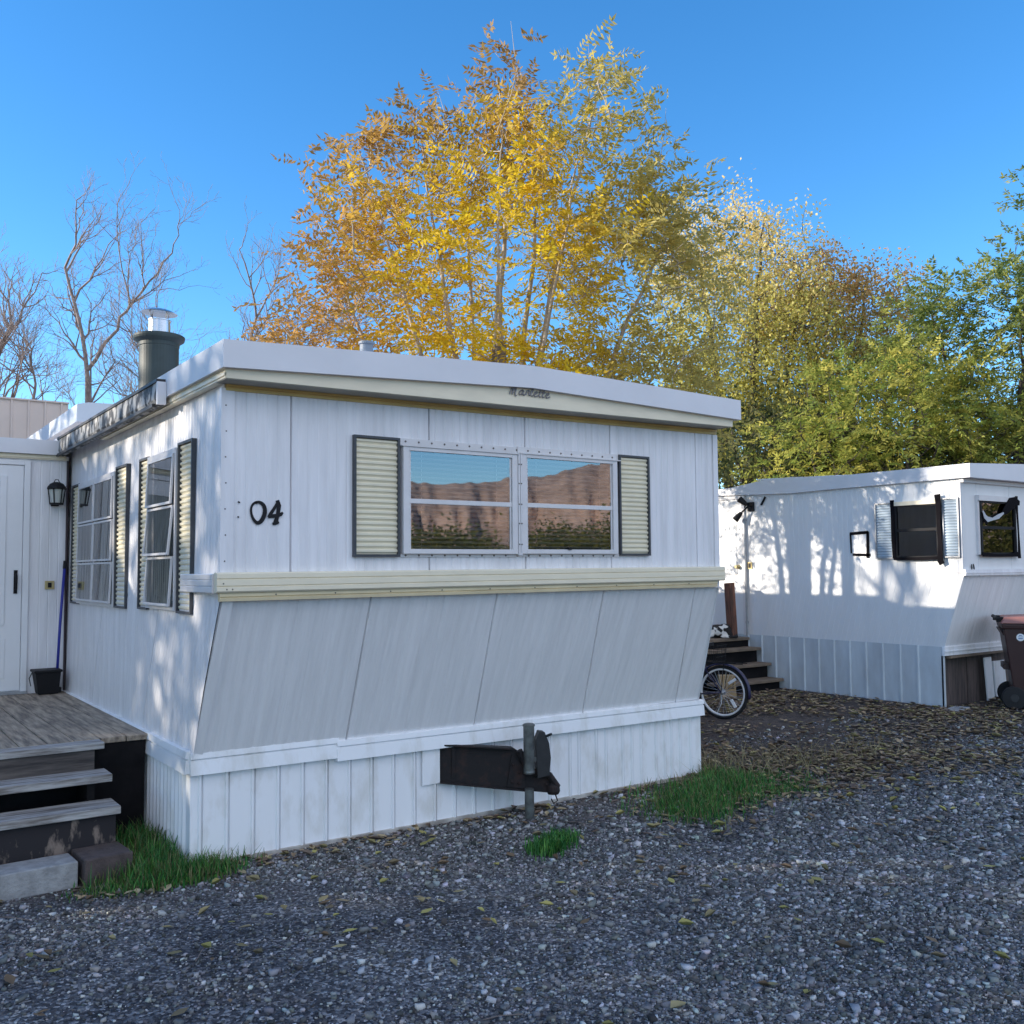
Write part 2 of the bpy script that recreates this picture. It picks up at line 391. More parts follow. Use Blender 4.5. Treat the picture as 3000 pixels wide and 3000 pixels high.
# front, upper: fine ribs and panel seams
L = 3.67; ps = []; wds = []; dps = []
seams = [.36, 1.22, 1.92, 2.63, 3.445]
for i in range(1, 64):
    q = i * .0575
    if q < L - .02 and min(abs(q - s) for s in seams) > .02: ps.append(q); wds.append(.020); dps.append(.0034 if q < 1.2 else .0052)
for s in seams: ps.append(s); wds.append(.012); dps.append(.022)
o_ = np.argsort(ps); ps = [ps[i] for i in o_]; wds = [wds[i] for i in o_]; dps = [dps[i] for i in o_]
child(corr('front_wall', (.03, YF, 1.40), (3.70, YF, 1.40), (3.70, YF, 2.60), (.03, YF, 2.60), grooves(L, ps, wds, dps), (0, -1, 0), M['wall'], None), H)
# front, lower: leans back to the skirt
ps = []; wds = []; dps = []
seams = [.86, 1.72, 2.58, 3.44]
for i in range(1, 34):
    q = i * .115 - .03
    if q < L - .02 and min(abs(q - s) for s in seams) > .03: ps.append(q); wds.append(.035); dps.append(.0036)
for s in seams: ps.append(s); wds.append(.014); dps.append(.030)
o_ = np.argsort(ps); ps = [ps[i] for i in o_]; wds = [wds[i] for i in o_]; dps = [dps[i] for i in o_]
nr = np.array((0, -.84, -.40)); nr /= np.linalg.norm(nr)
child(corr('raked_wall', (.005, -.015, .53), (3.885, -.015, .53), (3.70, -.415, 1.42), (.022, -.415, 1.42), grooves(L, ps, wds, dps), nr, M['rake'], None, rows=6), H)
# corner strips of the front
m_ = MB()
m_.hexa([(.004, -.022, .55), (.055, -.030, .55), (.080, -.438, 1.41), (.026, -.430, 1.41), (.004, -.010, .55), (.055, -.015, .55), (.080, -.40, 1.41), (.026, -.40, 1.41)])
child(m_.build('corner_trim', M['rake']), H)
ct_ = child(MB().box(.006, .075, YF - .006, YF + .03, 1.54, 2.50).build('corner_trim', M['wall']), H)
m_ = MB()
for i in range(7): m_.lathe((.030 + .003 * (i % 2), YF - .006, 1.60 + i * .135), [(.0042, 0), (.003, .003)], 8, (0, -1, 0))
merge(ct_, m_.build('nails', M['screw']))
child(MB().box(3.655, 3.702, YF - .006, YF, 1.54, 2.52).build('corner_trim', M['wall']), H)
# side wall facing the deck
L = 13.4; ps = []; wds = []; dps = []
for i in range(1, 64):
    q = i * .052
    if q < 3.9: ps.append(q); wds.append(.018); dps.append(.0032)
for s in (1.08, 2.55): ps.append(s); wds.append(.009); dps.append(.010)
o_ = np.argsort(ps); ps = [ps[i] for i in o_]; wds = [wds[i] for i in o_]; dps = [dps[i] for i in o_]
V = []; prof = grooves(L, ps, wds, dps)
# the profile runs backwards from the front corner; the front edge follows the rake
def ycorner(z): return -.02 - (z - .55) * .47 if z < 1.41 else YF
rows = [.50, .9, 1.41, 2.62]; nrow = len(prof)
for z in rows:
    y0 = ycorner(z) if z > .55 else -.02; xx = .025 * (z - .5) / 2.1
    for u, off in prof:
        V.append((xx - off, y0 + (LEN - y0) * u, z))
F = [(j * nrow + i + 1, j * nrow + i, (j + 1) * nrow + i, (j + 1) * nrow + i + 1) for j in range(3) for i in range(nrow - 1)]
child(mesh_obj('side_wall', V, F, M['wall']), H)
m_ = MB()
m_.add([(3.885, -.015, .5), (3.80, LEN, .5), (3.70, LEN, 2.62), (3.70, YF, 2.62), (3.70, YF, 1.41)], [(0, 1, 2, 3, 4)])
child(m_.build('far_side_wall', M['wall']), H)
m_ = MB(); m_.add([(0, LEN, .0), (3.8, LEN, .0), (3.70, LEN, 2.62), (.03, LEN, 2.62)], [(3, 2, 1, 0)]); child(m_.build('rear_wall', M['wall']), H)
m_ = MB(); m_.box(.06, 3.66, .02, LEN - .02, .50, .52); child(m_.build('floor_frame', M['dark']), H)
# roof slab with a low gable
def roof(name, xl, xp, xr, zl, zp, zr, y0, y1, th, mt):
    P = [(xl, zl), (xp, zp), (xr, zr), (xr, zr - th), (xp, zp - th + .004), (xl, zl - th)]
    return MB().prism([(x, 0, z) for x, z in P], (0, y0, 0), (0, y1, 0)).build(name, mt)
child(roof('roof', -.048, 1.875, 3.757, 2.712, 2.797, 2.758, -.62, LEN + .1, .142, M['fascia']), H)
# cream eave trim on the front, below the white edge, with a dark soffit and a yellowed strip on the wall
def gz(x, l, p, r): return l + (p - l) * (x + .048) / 1.923 if x < 1.875 else p + (r - p) * (x - 1.875) / 1.882
m_ = MB(); xs = np.linspace(-.02, 3.705, 16)
for a, b in zip(xs[:-1], xs[1:]):
    ta, tb = gz(a, 2.573, 2.66, 2.62), gz(b, 2.573, 2.66, 2.62)
    ba, bb = 2.524 + .042 * (a / 3.7), 2.524 + .042 * (b / 3.7)
    m_.hexa([(a, -.585, ba), (b, -.585, bb), (b, -.46, bb), (a, -.46, ba), (a, -.585, ta), (b, -.585, tb), (b, -.46, tb), (a, -.46, ta)])
child(m_.build('eave_trim', M['cream']), H)
m_ = MB()
for z0, z1, y in ((2.488, 2.503, -.440), (2.503, 2.508, -.436), (2.508, 2.5235, -.446)):
    m_.hexa([(.028, y, z0), (3.69, y, z0 + .035), (3.69, YF, z0 + .035), (.028, YF, z0), (.028, y, z1), (3.69, y, z1 + .035), (3.69, YF, z1 + .035), (.028, YF, z1)])
child(m_.build('yellow_strip', M['ochre']), H)
m_ = MB(); m_.hexa([(-.02, -.58, 2.5195), (3.69, -.58, 2.5615), (3.69, -.431, 2.5615), (-.02, -.431, 2.5195), (-.02, -.58, 2.5235), (3.69, -.58, 2.5655), (3.69, -.431, 2.5655), (-.02, -.431, 2.5235)])
child(m_.build('soffit', M['soffit']), H)
m_ = MB(); m_.box(-.024, .02, -.58, 2.19, 2.524, 2.572); m_.box(-.030, .0, -.58, 2.19, 2.536, 2.552)
child(m_.build('side_eave_trim', M['cream']), H)
# gutter on the deck side
m_ = MB(); m_.prism([(-.052, 0, 2.52), (-.088, 0, 2.53), (-.098, 0, 2.56), (-.094, 0, 2.655), (-.052, 0, 2.655)], (0, .40, 0), (0, 3.415, 0))
gt = child(m_.build('gutter', M['gutter']), H)
m_ = MB(); m_.box(-.102, -.050, .395, 3.415, 2.656, 2.674); m_.box(-.108, -.088, .46, 3.415, 2.516, 2.535)
m_.build('gutter_lip', M['gutterlip'], gt).matrix_parent_inverse = Matrix.Identity(4)
MB().box(-.100, -.050, .375, .402, 2.522, 2.655).build('gutter_end', M['fascia'], gt)
# belt rail
m_ = MB()
m_.prism([(0, -.431, 1.438), (0, -.468, 1.438), (0, -.476, 1.446), (0, -.476, 1.466), (0, -.470, 1.470), (0, -.476, 1.474), (0, -.476, 1.504), (0, -.470, 1.508), (0, -.476, 1.512), (0, -.476, 1.534), (0, -.468, 1.542), (0, -.431, 1.542)], (-.022, 0, 0), (3.714, 0, .012))
br = child(m_.build('belt_rail', M['cream']), H)
m_ = MB(); m_.prism([(0, -.425, 1.394), (0, -.452, 1.394), (0, -.456, 1.410), (0, -.448, 1.414), (0, -.456, 1.418), (0, -.456, 1.438), (0, -.425, 1.438)], (.0, 0, 0), (3.655, 0, .012))
child(m_.build('belt_lower_strip', mat('pale_yellow_trim', (.80, .68, .44), .5, noise=.15, scale=4)), H)
m_ = MB(); m_.prism([(.012, 0, 1.436), (-.028, 0, 1.436), (-.032, 0, 1.44), (-.032, 0, 1.466), (-.027, 0, 1.47), (-.032, 0, 1.474), (-.032, 0, 1.50), (-.027, 0, 1.504), (-.032, 0, 1.508), (-.032, 0, 1.53), (-.028, 0, 1.535), (.012, 0, 1.535)], (0, -.428, 0), (0, .12, 0))
child(m_.build('belt_return', M['alu']), H)
m_ = MB()
for x in np.arange(.3, 3.6, .34): m_.lathe((x, -.456, 1.424 + .003 * x), [(.0045, 0), (.0035, .003)], 8, (0, -1, 0))
for x in (.012, .03, .06): m_.lathe((x, -.476, 1.455 + .03 * (x == .012)), [(.004, 0), (.003, .003)], 8, (0, -1, 0))
merge(br, m_.build('screws', M['screw']))
# skirt trim and skirting
m_ = MB()
def strim(x0, x1, dz, yo):
    m_.prism([(0, .0, .442 + dz), (0, -.038 - yo, .446 + dz), (0, -.030 - yo, .520 + dz), (0, -.018 - yo, .528 + dz), (0, -.034 - yo, .533 + dz), (0, -.030 - yo, .562 + dz), (0, .0, .566 + dz)], (x0, 0, 0), (x1, 0, -.02 * (x1 - x0) / 3.9))
strim(-.008, .865, 0, 0); strim(.848, 3.925, -.022, .006)
child(m_.build('skirt_trim', M['skirt']), H)
m_ = MB(); m_.prism([(.0, 0, .455), (-.032, 0, .45), (-.026, 0, .522), (-.012, 0, .53), (-.030, 0, .537), (-.024, 0, .572), (.0, 0, .575)], (0, -.005, 0), (0, LEN, .0))
child(m_.build('side_skirt_trim', M['skirt']), H)
L = 3.92; ps = [.05 + .148 * i for i in range(16)] + [2.44, 2.62, 2.70, 2.86, 2.95, 3.11, 3.2, 3.29, 3.44, 3.53, 3.60, 3.69, 3.80]
hole = (1.45, 1.72)
def prof_part(a, b): return ribs(b - a, [p - a for p in ps if a + .02 < p < b - .02], .010, .014, .014)
sk = MB()
def addcorr(x0, x1, z0, z1):
    pr = prof_part(x0, x1); V = [(x0 + (x1 - x0) * u, -off, z) for z in (z0, z1) for u, off in pr]; n = len(pr)
    sk.add(V, [(i, i + 1, n + i + 1, n + i) for i in range(n - 1)])
addcorr(0, 3.92, -.10, .47)
child(sk.build('skirting', M['skirt']), H)
m_ = MB(); m_.box(1.435, 1.562, -.018, -.015, .20, .44); child(m_.build('skirt_patch', M['skirt']), H)
m_ = MB(); m_.box(-.0, 3.93, -.022, -.0, -.09, -.032); child(m_.build('base_board', mat('pale_base_board', (.55, .52, .47), .85, c2=(.25, .22, .19), scale=6, stretch=(1, 1, 1))), H)
L = 8.0; ps = [.1 + .0725 * i for i in range(108)]
child(corr('side_skirting', (0, L, -.10), (0, 0, -.10), (0, 0, .47), (0, L, .47), ribs(L, [L - q for q in ps[::-1]], .012, .012, .008), (-1, 0, 0), M['skirt'], None), H)
m_ = MB(); m_.box(3.90, 3.92, .002, LEN, -.10, .5); child(m_.build('far_skirting', M['skirt']), H)

# windows ------------------------------------------------------------------
def frame_map(o, u, n):
    o, u, n = Vector(o), Vector(u), Vector(n)
    return lambda a, b, c: o + u * a + n * b + Vector((0, 0, 1)) * c
def shutter(fm, a0, a1, z0, z1, par, fmat, pmat, period=.0315, fw=.014, dep=.026):
    m_ = MB()
    m_.box(a0, a0 + fw, 0, dep, z0, z1, fm); m_.box(a1 - fw, a1, 0, dep, z0, z1, fm)
    m_.box(a0 + fw, a1 - fw, 0, dep, z0, z0 + fw, fm); m_.box(a0 + fw, a1 - fw, 0, dep, z1 - fw, z1, fm)
    s = child(m_.build('shutter', fmat), par)
    n = int(round((z1 - z0 - 2 * fw) / period)); V = []; F = []; pp = (z1 - z0 - 2 * fw) / n
    for i in range(n):
        zz = z0 + fw + i * pp
        for q, d in ((0, .005), (.22, .008), (.45, .016), (.78, .016), (.93, .008)): V += [fm(a0 + fw, d, zz + q * pp), fm(a1 - fw, d, zz + q * pp)]
    V += [fm(a0 + fw, .006, z1 - fw), fm(a1 - fw, .006, z1 - fw)]
    F = [(2 * i, 2 * i + 1, 2 * i + 3, 2 * i + 2) for i in range(len(V) // 2 - 1)]
    p = mesh_obj('shutter_panel', V, F, pmat); child(p, s); return s
fm = frame_map((0, YF, 0), (1, 0, 0), (0, -1, 0))
shutter(fm, .752, 1.043, 1.623, 2.308, H, M['shutframe'], M['shut'])
shutter(fm, 2.722, 2.999, 1.632, 2.316, H, M['shutframe'], M['shut'])
def pane(fm, a0, a1, d, z0, z1, mt, par):
    Q = [fm(a0, d, z0), fm(a1, d, z0), fm(a1, d, z1), fm(a0, d, z1)]; out = fm(0, 1, 0) - fm(0, 0, 0)
    if (Q[1] - Q[0]).cross(Q[3] - Q[0]).dot(out) < 0: Q = Q[::-1]
    return child(MB().add(Q, [(0, 1, 2, 3)]).build('pane', mt), par)
def pane_unit(fm, a0, a1, z0, zm, z1, par, dep=.038, bw=.022):
    """two sashes one above the other, blind behind, dark room behind that"""
    m_ = MB()
    m_.box(a0 - .040, a0, 0, dep, z0 - .028, z1 + .03, fm); m_.box(a1, a1 + .040, 0, dep, z0 - .028, z1 + .03, fm)
    m_.box(a0, a1, 0, dep, z0 - .028, z0, fm); m_.box(a0, a1, 0, dep, z1, z1 + .03, fm)
    m_.box(a0, a1, .012, dep - .008, zm - .016, zm + .012, fm)
    m_.box(a0 + .004, a0 + .014, .014, dep - .010, z0, z1, fm); m_.box(a1 - .014, a1 - .004, .014, dep - .010, z0, z1, fm)
    w_ = child(m_.build('window', M['alu'], bevel=.002), par)
    child(MB().box(a0, a1, .001, .003, z0, z1, fm).build('backing', M['dark']), w_)
    b = MB(); n = int((z1 - z0) / .0265)
    for i in range(n):
        zz = z0 + (i + .5) * (z1 - z0) / n
        b.add([fm(a0 + .02, .006, zz + .007), fm(a1 - .02, .006, zz + .007), fm(a1 - .02, .016, zz - .006), fm(a0 + .02, .016, zz - .006)], [(0, 1, 2, 3)])
    for a in (a0 + (a1 - a0) * .12, a0 + (a1 - a0) * .85): b.box(a, a + .004, .017, .018, z0, z1, fm)
    child(b.build('blind', M['blind']), w_)
    pane(fm, a0 + .012, a1 - .012, .022, z0, zm - .016, M['glass'], w_)
    pane(fm, a0 + .012, a1 - .012, .026, zm + .012, z1, M['glass'], w_)
    return w_
wl = pane_unit(fm, 1.098, 1.826, 1.668, 1.948, 2.238, H); wr = pane_unit(fm, 1.936, 2.652, 1.670, 1.950, 2.246, H)
m_ = MB()
for z, y in ((2.302, .004), (1.630, .004)):
    pass
m_.box(1.045, 1.880, 0, .012, 2.268, 2.310, fm); m_.box(1.884, 2.722, 0, .012, 2.274, 2.316, fm)
m_.box(1.048, 1.880, 0, .046, 2.262, 2.268, fm); m_.box(1.884, 2.718, 0, .046, 2.268, 2.274, fm)
m_.box(1.048, 1.878, 0, .010, 1.622, 1.6395, fm); m_.box(1.886, 2.720, 0, .010, 1.624, 1.6415, fm)
m_.box(1.868, 1.880, 0, .044, 1.632, 2.262, fm); m_.box(1.884, 1.894, 0, .044, 1.632, 2.266, fm)
wf = child(m_.build('window_flange', M['alu']), H)
m_ = MB()
for a in np.arange(1.085, 2.70, .088):
    for z in (2.293, 1.631):
        p = fm(a, .010 if z < 2 else .012, z); m_.lathe(p, [(.006, 0), (.005, .004)], 8, (0, -1, 0))
for z in (1.70, 1.83, 1.95, 2.08, 2.2):
    for a in (1.872, 1.890): m_.lathe(fm(a, .044, z), [(.005, 0), (.004, .003)], 8, (0, -1, 0))
merge(wf, m_.build('screws', M['screw']))
m_ = MB(); m_.box(2.26, 2.285, .024, .046, 1.668, 1.684, fm); m_.box(2.02, 2.54, .028, .034, 1.676, 1.683, fm); child(m_.build('sash_latch', M['black']), wr)

# deck side windows (wall faces -x)
fs = frame_map((.02, 0, 0), (0, 1, 0), (-1, 0, 0))
shutter(fs, .015, .285, 1.312, 2.288, H, M['shutframe'], M['shut'], dep=.028)
shutter(fs, .915, 1.135, 1.312, 2.275, H, M['shutframe'], M['shut'], dep=.028)
shutter(fs, 1.455, 1.765, 1.302, 2.282, H, M['shutframe'], M['shut'], dep=.028)
shutter(fs, 2.975, 3.26, 1.297, 2.262, H, M['shutframe'], M['shut'], dep=.028)
def awning(fm, cols, rows, z0, z1, par, tilt):
    a0, a1 = cols[0], cols[-1]; m_ = MB()
    m_.box(a0 - .022, a0, 0, .034, z0 - .02, z1 + .03, fm); m_.box(a1, a1 + .022, 0, .034, z0 - .02, z1 + .03, fm)
    m_.box(a0, a1, 0, .034, z0 - .02, z0, fm); m_.box(a0, a1, 0, .034, z1, z1 + .03, fm)
    for c in cols[1:-1]: m_.box(c - .012, c + .012, 0, .034, z0, z1, fm)
    w_ = child(m_.build('window', M['alu']), par)
    child(MB().box(a0, a1, .001, .003, z0, z1, fm).build('backing', M['dark']), w_)
    V = []; n = 60
    for i in range(n + 1):
        a = a0 + .01 + (a1 - a0 - .02) * i / n; d = .007 + .003 * math.sin(i * 1.3) + .002 * math.sin(i * 2.9)
        V += [fm(a, d, z0), fm(a, d, z1)]
    child(mesh_obj('curtain', V, [(2 * i, 2 * i + 2, 2 * i + 3, 2 * i + 1) for i in range(n)], M['curtain'], smooth=True), w_)
    for ci in range(len(cols) - 1):
        b0, b1 = cols[ci] + .013, cols[ci + 1] - .013
        for ri in range(rows):
            h = (z1 - z0) / rows; zb, zt = z0 + ri * h + .004, z0 + (ri + 1) * h - .004; t = tilt[ri] * (1 if ci == 0 else .8)
            f2 = (lambda a, b, c, zb=zb, zt=zt, t=t: fm(a, .030 + b + t * (zt - c) / (zt - zb), c))
            s = MB(); bw = .014
            s.box(b0, b0 + bw, 0, .012, zb, zt, f2); s.box(b1 - bw, b1, 0, .012, zb, zt, f2)
            s.box(b0 + bw, b1 - bw, 0, .012, zb, zb + bw, f2); s.box(b0 + bw, b1 - bw, 0, .012, zt - bw, zt, f2)
            sa = child(s.build('sash', M['alu']), w_)
            pane(f2, b0 + bw, b1 - bw, .005, zb + bw, zt - bw, M['glass'], w_)
    return w_
awning(fs, [.32, .885], 3, 1.345, 2.235, H, (.018, .026, .014))
awning(fs, [1.79, 2.385, 2.95], 3, 1.325, 2.225, H, (.012, .008, .006))

# painted house number, two strokes per figure
nb = MB(); nw = (0, -1, 0); yb = YF - .0035
q = [(.206 + .037 * math.cos(a) + .004 * math.sin(2 * a), yb, 1.856 + .055 * math.sin(a)) for a in np.linspace(1.75, 1.75 + 2 * math.pi * 1.02, 40)]
nb.ribbon(q, [.017 + .006 * math.cos(a * 1.0 + .4) for a in np.linspace(1.75, 8.1, 40)], nw, .003)
nb.ribbon([(.312, yb, 1.924), (.322, yb, 1.895), (.317, yb, 1.858), (.308, yb, 1.822), (.303, yb, 1.800)], [.020, .022, .020, .022, .030], nw, .003)
nb.ribbon([(.316, yb, 1.915), (.295, yb, 1.880), (.275, yb, 1.850), (.264, yb, 1.832)], [.014, .016, .018, .016], nw, .0035)
nb.ribbon([(.262, yb, 1.834), (.285, yb, 1.839), (.312, yb, 1.842), (.333, yb, 1.850), (.343, yb, 1.860)], [.014, .020, .021, .019, .010], nw, .004)
nb.ribbon([(.286, yb, 1.797), (.303, yb, 1.802), (.322, yb, 1.806)], [.012, .020, .010], nw, .0038)
nb.ribbon([(.098, yb, 1.910), (.103, yb, 1.907), (.109, yb, 1.905)], [.007, .009, .006], nw, .003)
nb.ribbon([(.096, yb, 1.832), (.100, yb, 1.830), (.104, yb, 1.828)], [.006, .008, .006], nw, .003)
child(nb.build('house_number', M['black']), H)
# script nameplate under the roof edge
nm = MB(); yb = -.592
def stroke(pts, r=.0042): nm.tube([(1.722 + px * .001, yb, 2.607 + .0035 + pz * .001 + .0 * px) for px, pz in pts], r, 6)
def sl(x, z): return (x + z * .35, z)
def st(*pts): stroke([sl(*p) for p in pts])
st((0, 0), (2, 20), (4, 46), (10, 50), (14, 40)); st((14, 40), (20, 0)); st((20, 4), (26, 40), (32, 50), (38, 44)); st((36, 44), (38, 8), (44, -6), (54, -4))
for bx, kind in ((66, 'a'), (118, 'r'), (150, 'l'), (178, 'e'), (214, 't'), (240, 't'), (270, 'e')):
    if kind == 'a':
        st((bx + 30, 28), (bx + 18, 34), (bx + 4, 24), (bx, 10), (bx + 8, 2), (bx + 20, 8), (bx + 30, 28)); st((bx + 30, 30), (bx + 30, 8), (bx + 36, 2), (bx + 46, 8))
    if kind == 'r': st((bx, 6), (bx + 4, 34), (bx + 12, 36), (bx + 22, 30)); st((bx + 20, 30), (bx + 22, 8), (bx + 30, 4))
    if kind == 'l': st((bx, 8), (bx + 12, 30), (bx + 14, 48), (bx + 8, 50), (bx + 4, 36), (bx + 6, 8), (bx + 14, 2), (bx + 24, 8))
    if kind == 'e': st((bx, 14), (bx + 16, 20), (bx + 22, 28), (bx + 16, 36), (bx + 6, 30), (bx + 2, 12), (bx + 10, 2), (bx + 26, 6), (bx + 34, 12))
    if kind == 't': st((bx + 8, 48), (bx + 6, 10), (bx + 12, 2), (bx + 22, 6)); st((bx - 2, 32), (bx + 20, 34))
child(nm.build('nameplate_script', mat('grey_script_metal', (.24, .23, .24), .45, metal=.3)), H)

# tow hitch and jack: part of the home
a = Vector((1.57, -.0, 0)); d = Vector((.72, -.30, 0)); dn = d.normalized(); pn = Vector((dn.y, -dn.x, 0))
def hp(s, z): return a + d * s + Vector((0, 0, z))
poly = [hp(-.05, .443), hp(.61, .396), hp(.66, .37), hp(.74, .245), hp(.80, .218), hp(.93, .200), hp(.985, .16), hp(1.0, .118), hp(.96, .090), hp(.75, .112), hp(-.05, .199)]
hm = MB().prism(poly, pn * .0, pn * -.05)
for z0, z1, k0, k1 in ((.443, .396, 0, .61),):
    hm.hexa([hp(k0, z0 - .010) + pn * .035, hp(k1, z1 - .010) + pn * .035, hp(k1, z1 - .010), hp(k0, z0 - .010), hp(k0, z0) + pn * .035, hp(k1, z1) + pn * .035, hp(k1, z1), hp(k0, z0)])
    hm.hexa([hp(0, .199) + pn * .035, hp(.75, .112) + pn * .035, hp(.75, .112), hp(0, .199), hp(0, .209) + pn * .035, hp(.75, .122) + pn * .035, hp(.75, .122), hp(0, .209)])
hm.tube([hp(.66, .38) + pn * .018, hp(.74, .25) + pn * .018, hp(.92, .21) + pn * .018, hp(.99, .13) + pn * .012], .022, 8)
hm.hexa([hp(.10, .22) + pn * .004, hp(.13, .22) + pn * .004, hp(.13, .22), hp(.10, .22), hp(.10, .42) + pn * .012, hp(.13, .42) + pn * .012, hp(.13, .42), hp(.10, .42)])
hm.prism([hp(.56, .15), hp(.72, .13), hp(.70, .27), hp(.60, .35)], pn * .0, pn * .010)
for s_, z_ in ((.60, .18), (.66, .17), (.61, .29), (.66, .24), (.90, .15), (.94, .14)): hm.lathe(hp(s_, z_) + pn * .008, [(.011, 0), (.011, .007), (.006, .010), (.006, .016)], 6, pn)
hm.lathe(hp(.955, .085), [(.035, 0), (.045, .02), (.042, .05), (.025, .075)], 16)
hm.tube([hp(.96, .10) + pn * .02, hp(.985, .045) + pn * .02, hp(.95, .03) + pn * .02, hp(.93, .06) + pn * .02], .005, 6)
hi = child(hm.build('tow_hitch', M['rust'], bevel=.003), H)
jp = hp(.735, 0) + pn * .05
m_ = MB(); m_.lathe(jp + Vector((0, 0, .235)), [(.036, 0), (.038, .01), (.036, .02), (.036, .30), (.040, .302), (.040, .312), (.030, .318)], 24)
m_.lathe(jp, [(.032, -.065), (.03, .14)], 20); m_.box(-.02, .05, -.02, .02, .312, .34, lambda x, y, z: jp + Vector((x, y, z + .235 - .24)))
child(m_.build('jack_post', M['steel'], smooth=False), hi)
gp = hp(.85, 0) + pn * .02
m_ = MB(); m_.prism([gp + dn * s + Vector((0, 0, z)) for s, z in ((-.035, .20), (-.045, .44), (-.02, .50), (.015, .495), (.045, .42), (.055, .33), (.045, .215))], pn * -.035, pn * .035)
m_.tube([gp + dn * .02 + Vector((0, 0, .465)) + pn * .03, gp + dn * .055 + Vector((0, 0, .485)) + pn * .06], .009, 8)
child(m_.build('jack_gearbox', M['gear'], bevel=.006), hi)
# roof pipes
C_ = (.40, 2.22)
m_ = MB(); m_.lathe((*C_, 2.70), [(.146, 0), (.146, .57), (.15, .575), (.150, .60), (.186, .625), (.19, .640), (.19, .655), (.182, .66), (.14, .648), (.09, .646)], 40)
ch = child(m_.build('chimney', M['chim'], smooth=False), H)
m_ = MB(); m_.lathe((*C_, 3.345), [(.078, 0), (.078, .02), (.082, .022), (.080, .13), (.084, .132), (.084, .14), (.07, .141)], 32)
for k in range(4):
    an = k * math.pi / 2 + .4; m_.tube([(C_[0] + .07 * math.cos(an), C_[1] + .07 * math.sin(an), 3.47), (C_[0] + .09 * math.cos(an), C_[1] + .09 * math.sin(an), 3.545)], .006, 6)
child(m_.build('flue_pipe', M['galv']), ch)
m_ = MB(); m_.lathe((*C_, 3.535), [(.130, 0), (.134, .003), (.10, .022), (.05, .036), (.0, .04)], 32, (.05, -.04, 1))
child(m_.build('flue_cap', M['galv']), ch)
m_ = MB(); m_.lathe((.955, -.2, 2.735), [(.060, 0), (.058, .06), (.040, .125), (.040, .155), (.048, .158), (.048, .172), (.03, .174)], 24)
child(m_.build('roof_vent', mat('blue_grey_vent', (.20, .24, .29), .5)), H)

# ------------------------------------------------------------------ raised roof section at the back of the home
m_ = MB(); m_.prism([(.24, 0, 2.97), (.24, 0, 3.135), (.34, 0, 3.16), (1.8, 0, 3.19), (3.4, 0, 3.0), (3.4, 0, 2.97)], (0, 4.4, 0), (0, 12.8, 0))
child(m_.build('raised_roof', M['tin']), H)
m_ = MB(); m_.box(.34, 3.4, 4.55, 12.7, 2.72, 2.968); child(m_.build('raised_roof_wall', M['pink']), H)

# ------------------------------------------------------------------ entry room built onto the home
A = empty('entry_room', (-1.5, 3.42, 0)); tag(A, 'flat roofed white entry room with glazed door at the back of the deck', 'entry room')
YA = 3.42
L = 3.6; ps = [L - .13 - .0 - i * .105 for i in range(1)][::-1]
child(corr('front_wall', (-3.6, YA, -.1), (-.004, YA, -.1), (-.004, YA, 2.52), (-3.6, YA, 2.52), grooves(L, [2.0, 2.2, 2.4, 3.39, 3.46, 3.53], .012, .003), (0, -1, 0), M['wall'], None), A)
m_ = MB(); m_.add([(-3.6, YA, 0), (-3.6, 7.5, 0), (-3.6, 7.5, 2.5), (-3.6, YA, 2.5)], [(0, 3, 2, 1)]); m_.add([(-3.6, 7.5, 0), (-.02, 7.5, 0), (-.02, 7.5, 2.5), (-3.6, 7.5, 2.5)], [(0, 1, 2, 3)])
child(m_.build('other_walls', M['wall']), A)
m_ = MB(); m_.box(-3.7, -.060, YA - .055, 7.6, 2.525, 2.645); child(m_.build('roof', M['fascia']), A)
m_ = MB(); m_.box(-3.65, -.030, YA - .022, YA - .001, 2.485, 2.523); m_.box(-3.65, -.030, YA - .030, YA - .022, 2.495, 2.506); child(m_.build('eave_trim', M['cream']), A)
m_ = MB(); m_.box(-.020, -.006, YA - .012, YA - .001, .57, 2.484); child(m_.build('corner_strip', mat('dark_corner_gap', (.05, .035, .04), .8)), A)
fa = frame_map((0, YA, 0), (1, 0, 0), (0, -1, 0))
m_ = MB(); m_.box(-.342, -.296, 0, .022, .585, 2.468, fa); m_.box(-1.36, -1.31, 0, .022, .585, 2.468, fa); m_.box(-1.31, -.342, 0, .022, 2.43, 2.468, fa)
dfm = child(m_.build('door_frame', M['door'], bevel=.003), A)
m_ = MB(); m_.box(-1.305, -.347, .001, .014, .60, 2.425, fa)
for x0, x1, z0, z1 in ((-.52, -.47, 1.13, 2.34), (-1.18, -1.13, 1.13, 2.34), (-1.13, -.52, 2.29, 2.34), (-1.13, -.52, 1.13, 1.18)): m_.box(x0, x1, .014, .024, z0, z1, fa)
for x0, x1, z0, z1 in ((-.80, -.46, .70, 1.02), (-1.20, -.86, .70, 1.02)): m_.box(x0, x1, .014, .019, z0, z1, fa)
dr = child(m_.build('door', M['door'], bevel=.003), A)
child(MB().box(-1.13, -.52, .015, .018, 1.18, 2.29, fa).build('pane', mat('frosted_door_glass', (.35, .37, .36), .25, noise=.5, scale=6, stretch=(6, 6, .5))), dr)
m_ = MB(); m_.box(-.405, -.378, .014, .022, 1.38, 1.57, fa); m_.tube([fa(-.392, .022, 1.54), fa(-.392, .055, 1.53), fa(-.392, .06, 1.47), fa(-.392, .055, 1.42), fa(-.392, .022, 1.41)], .010, 8)
child(m_.build('handle', M['black']), dr)
m_ = MB(); m_.box(-1.36, -.296, -.01, .06, .572, .592, fa); child(m_.build('threshold', M['alugrey']), A)
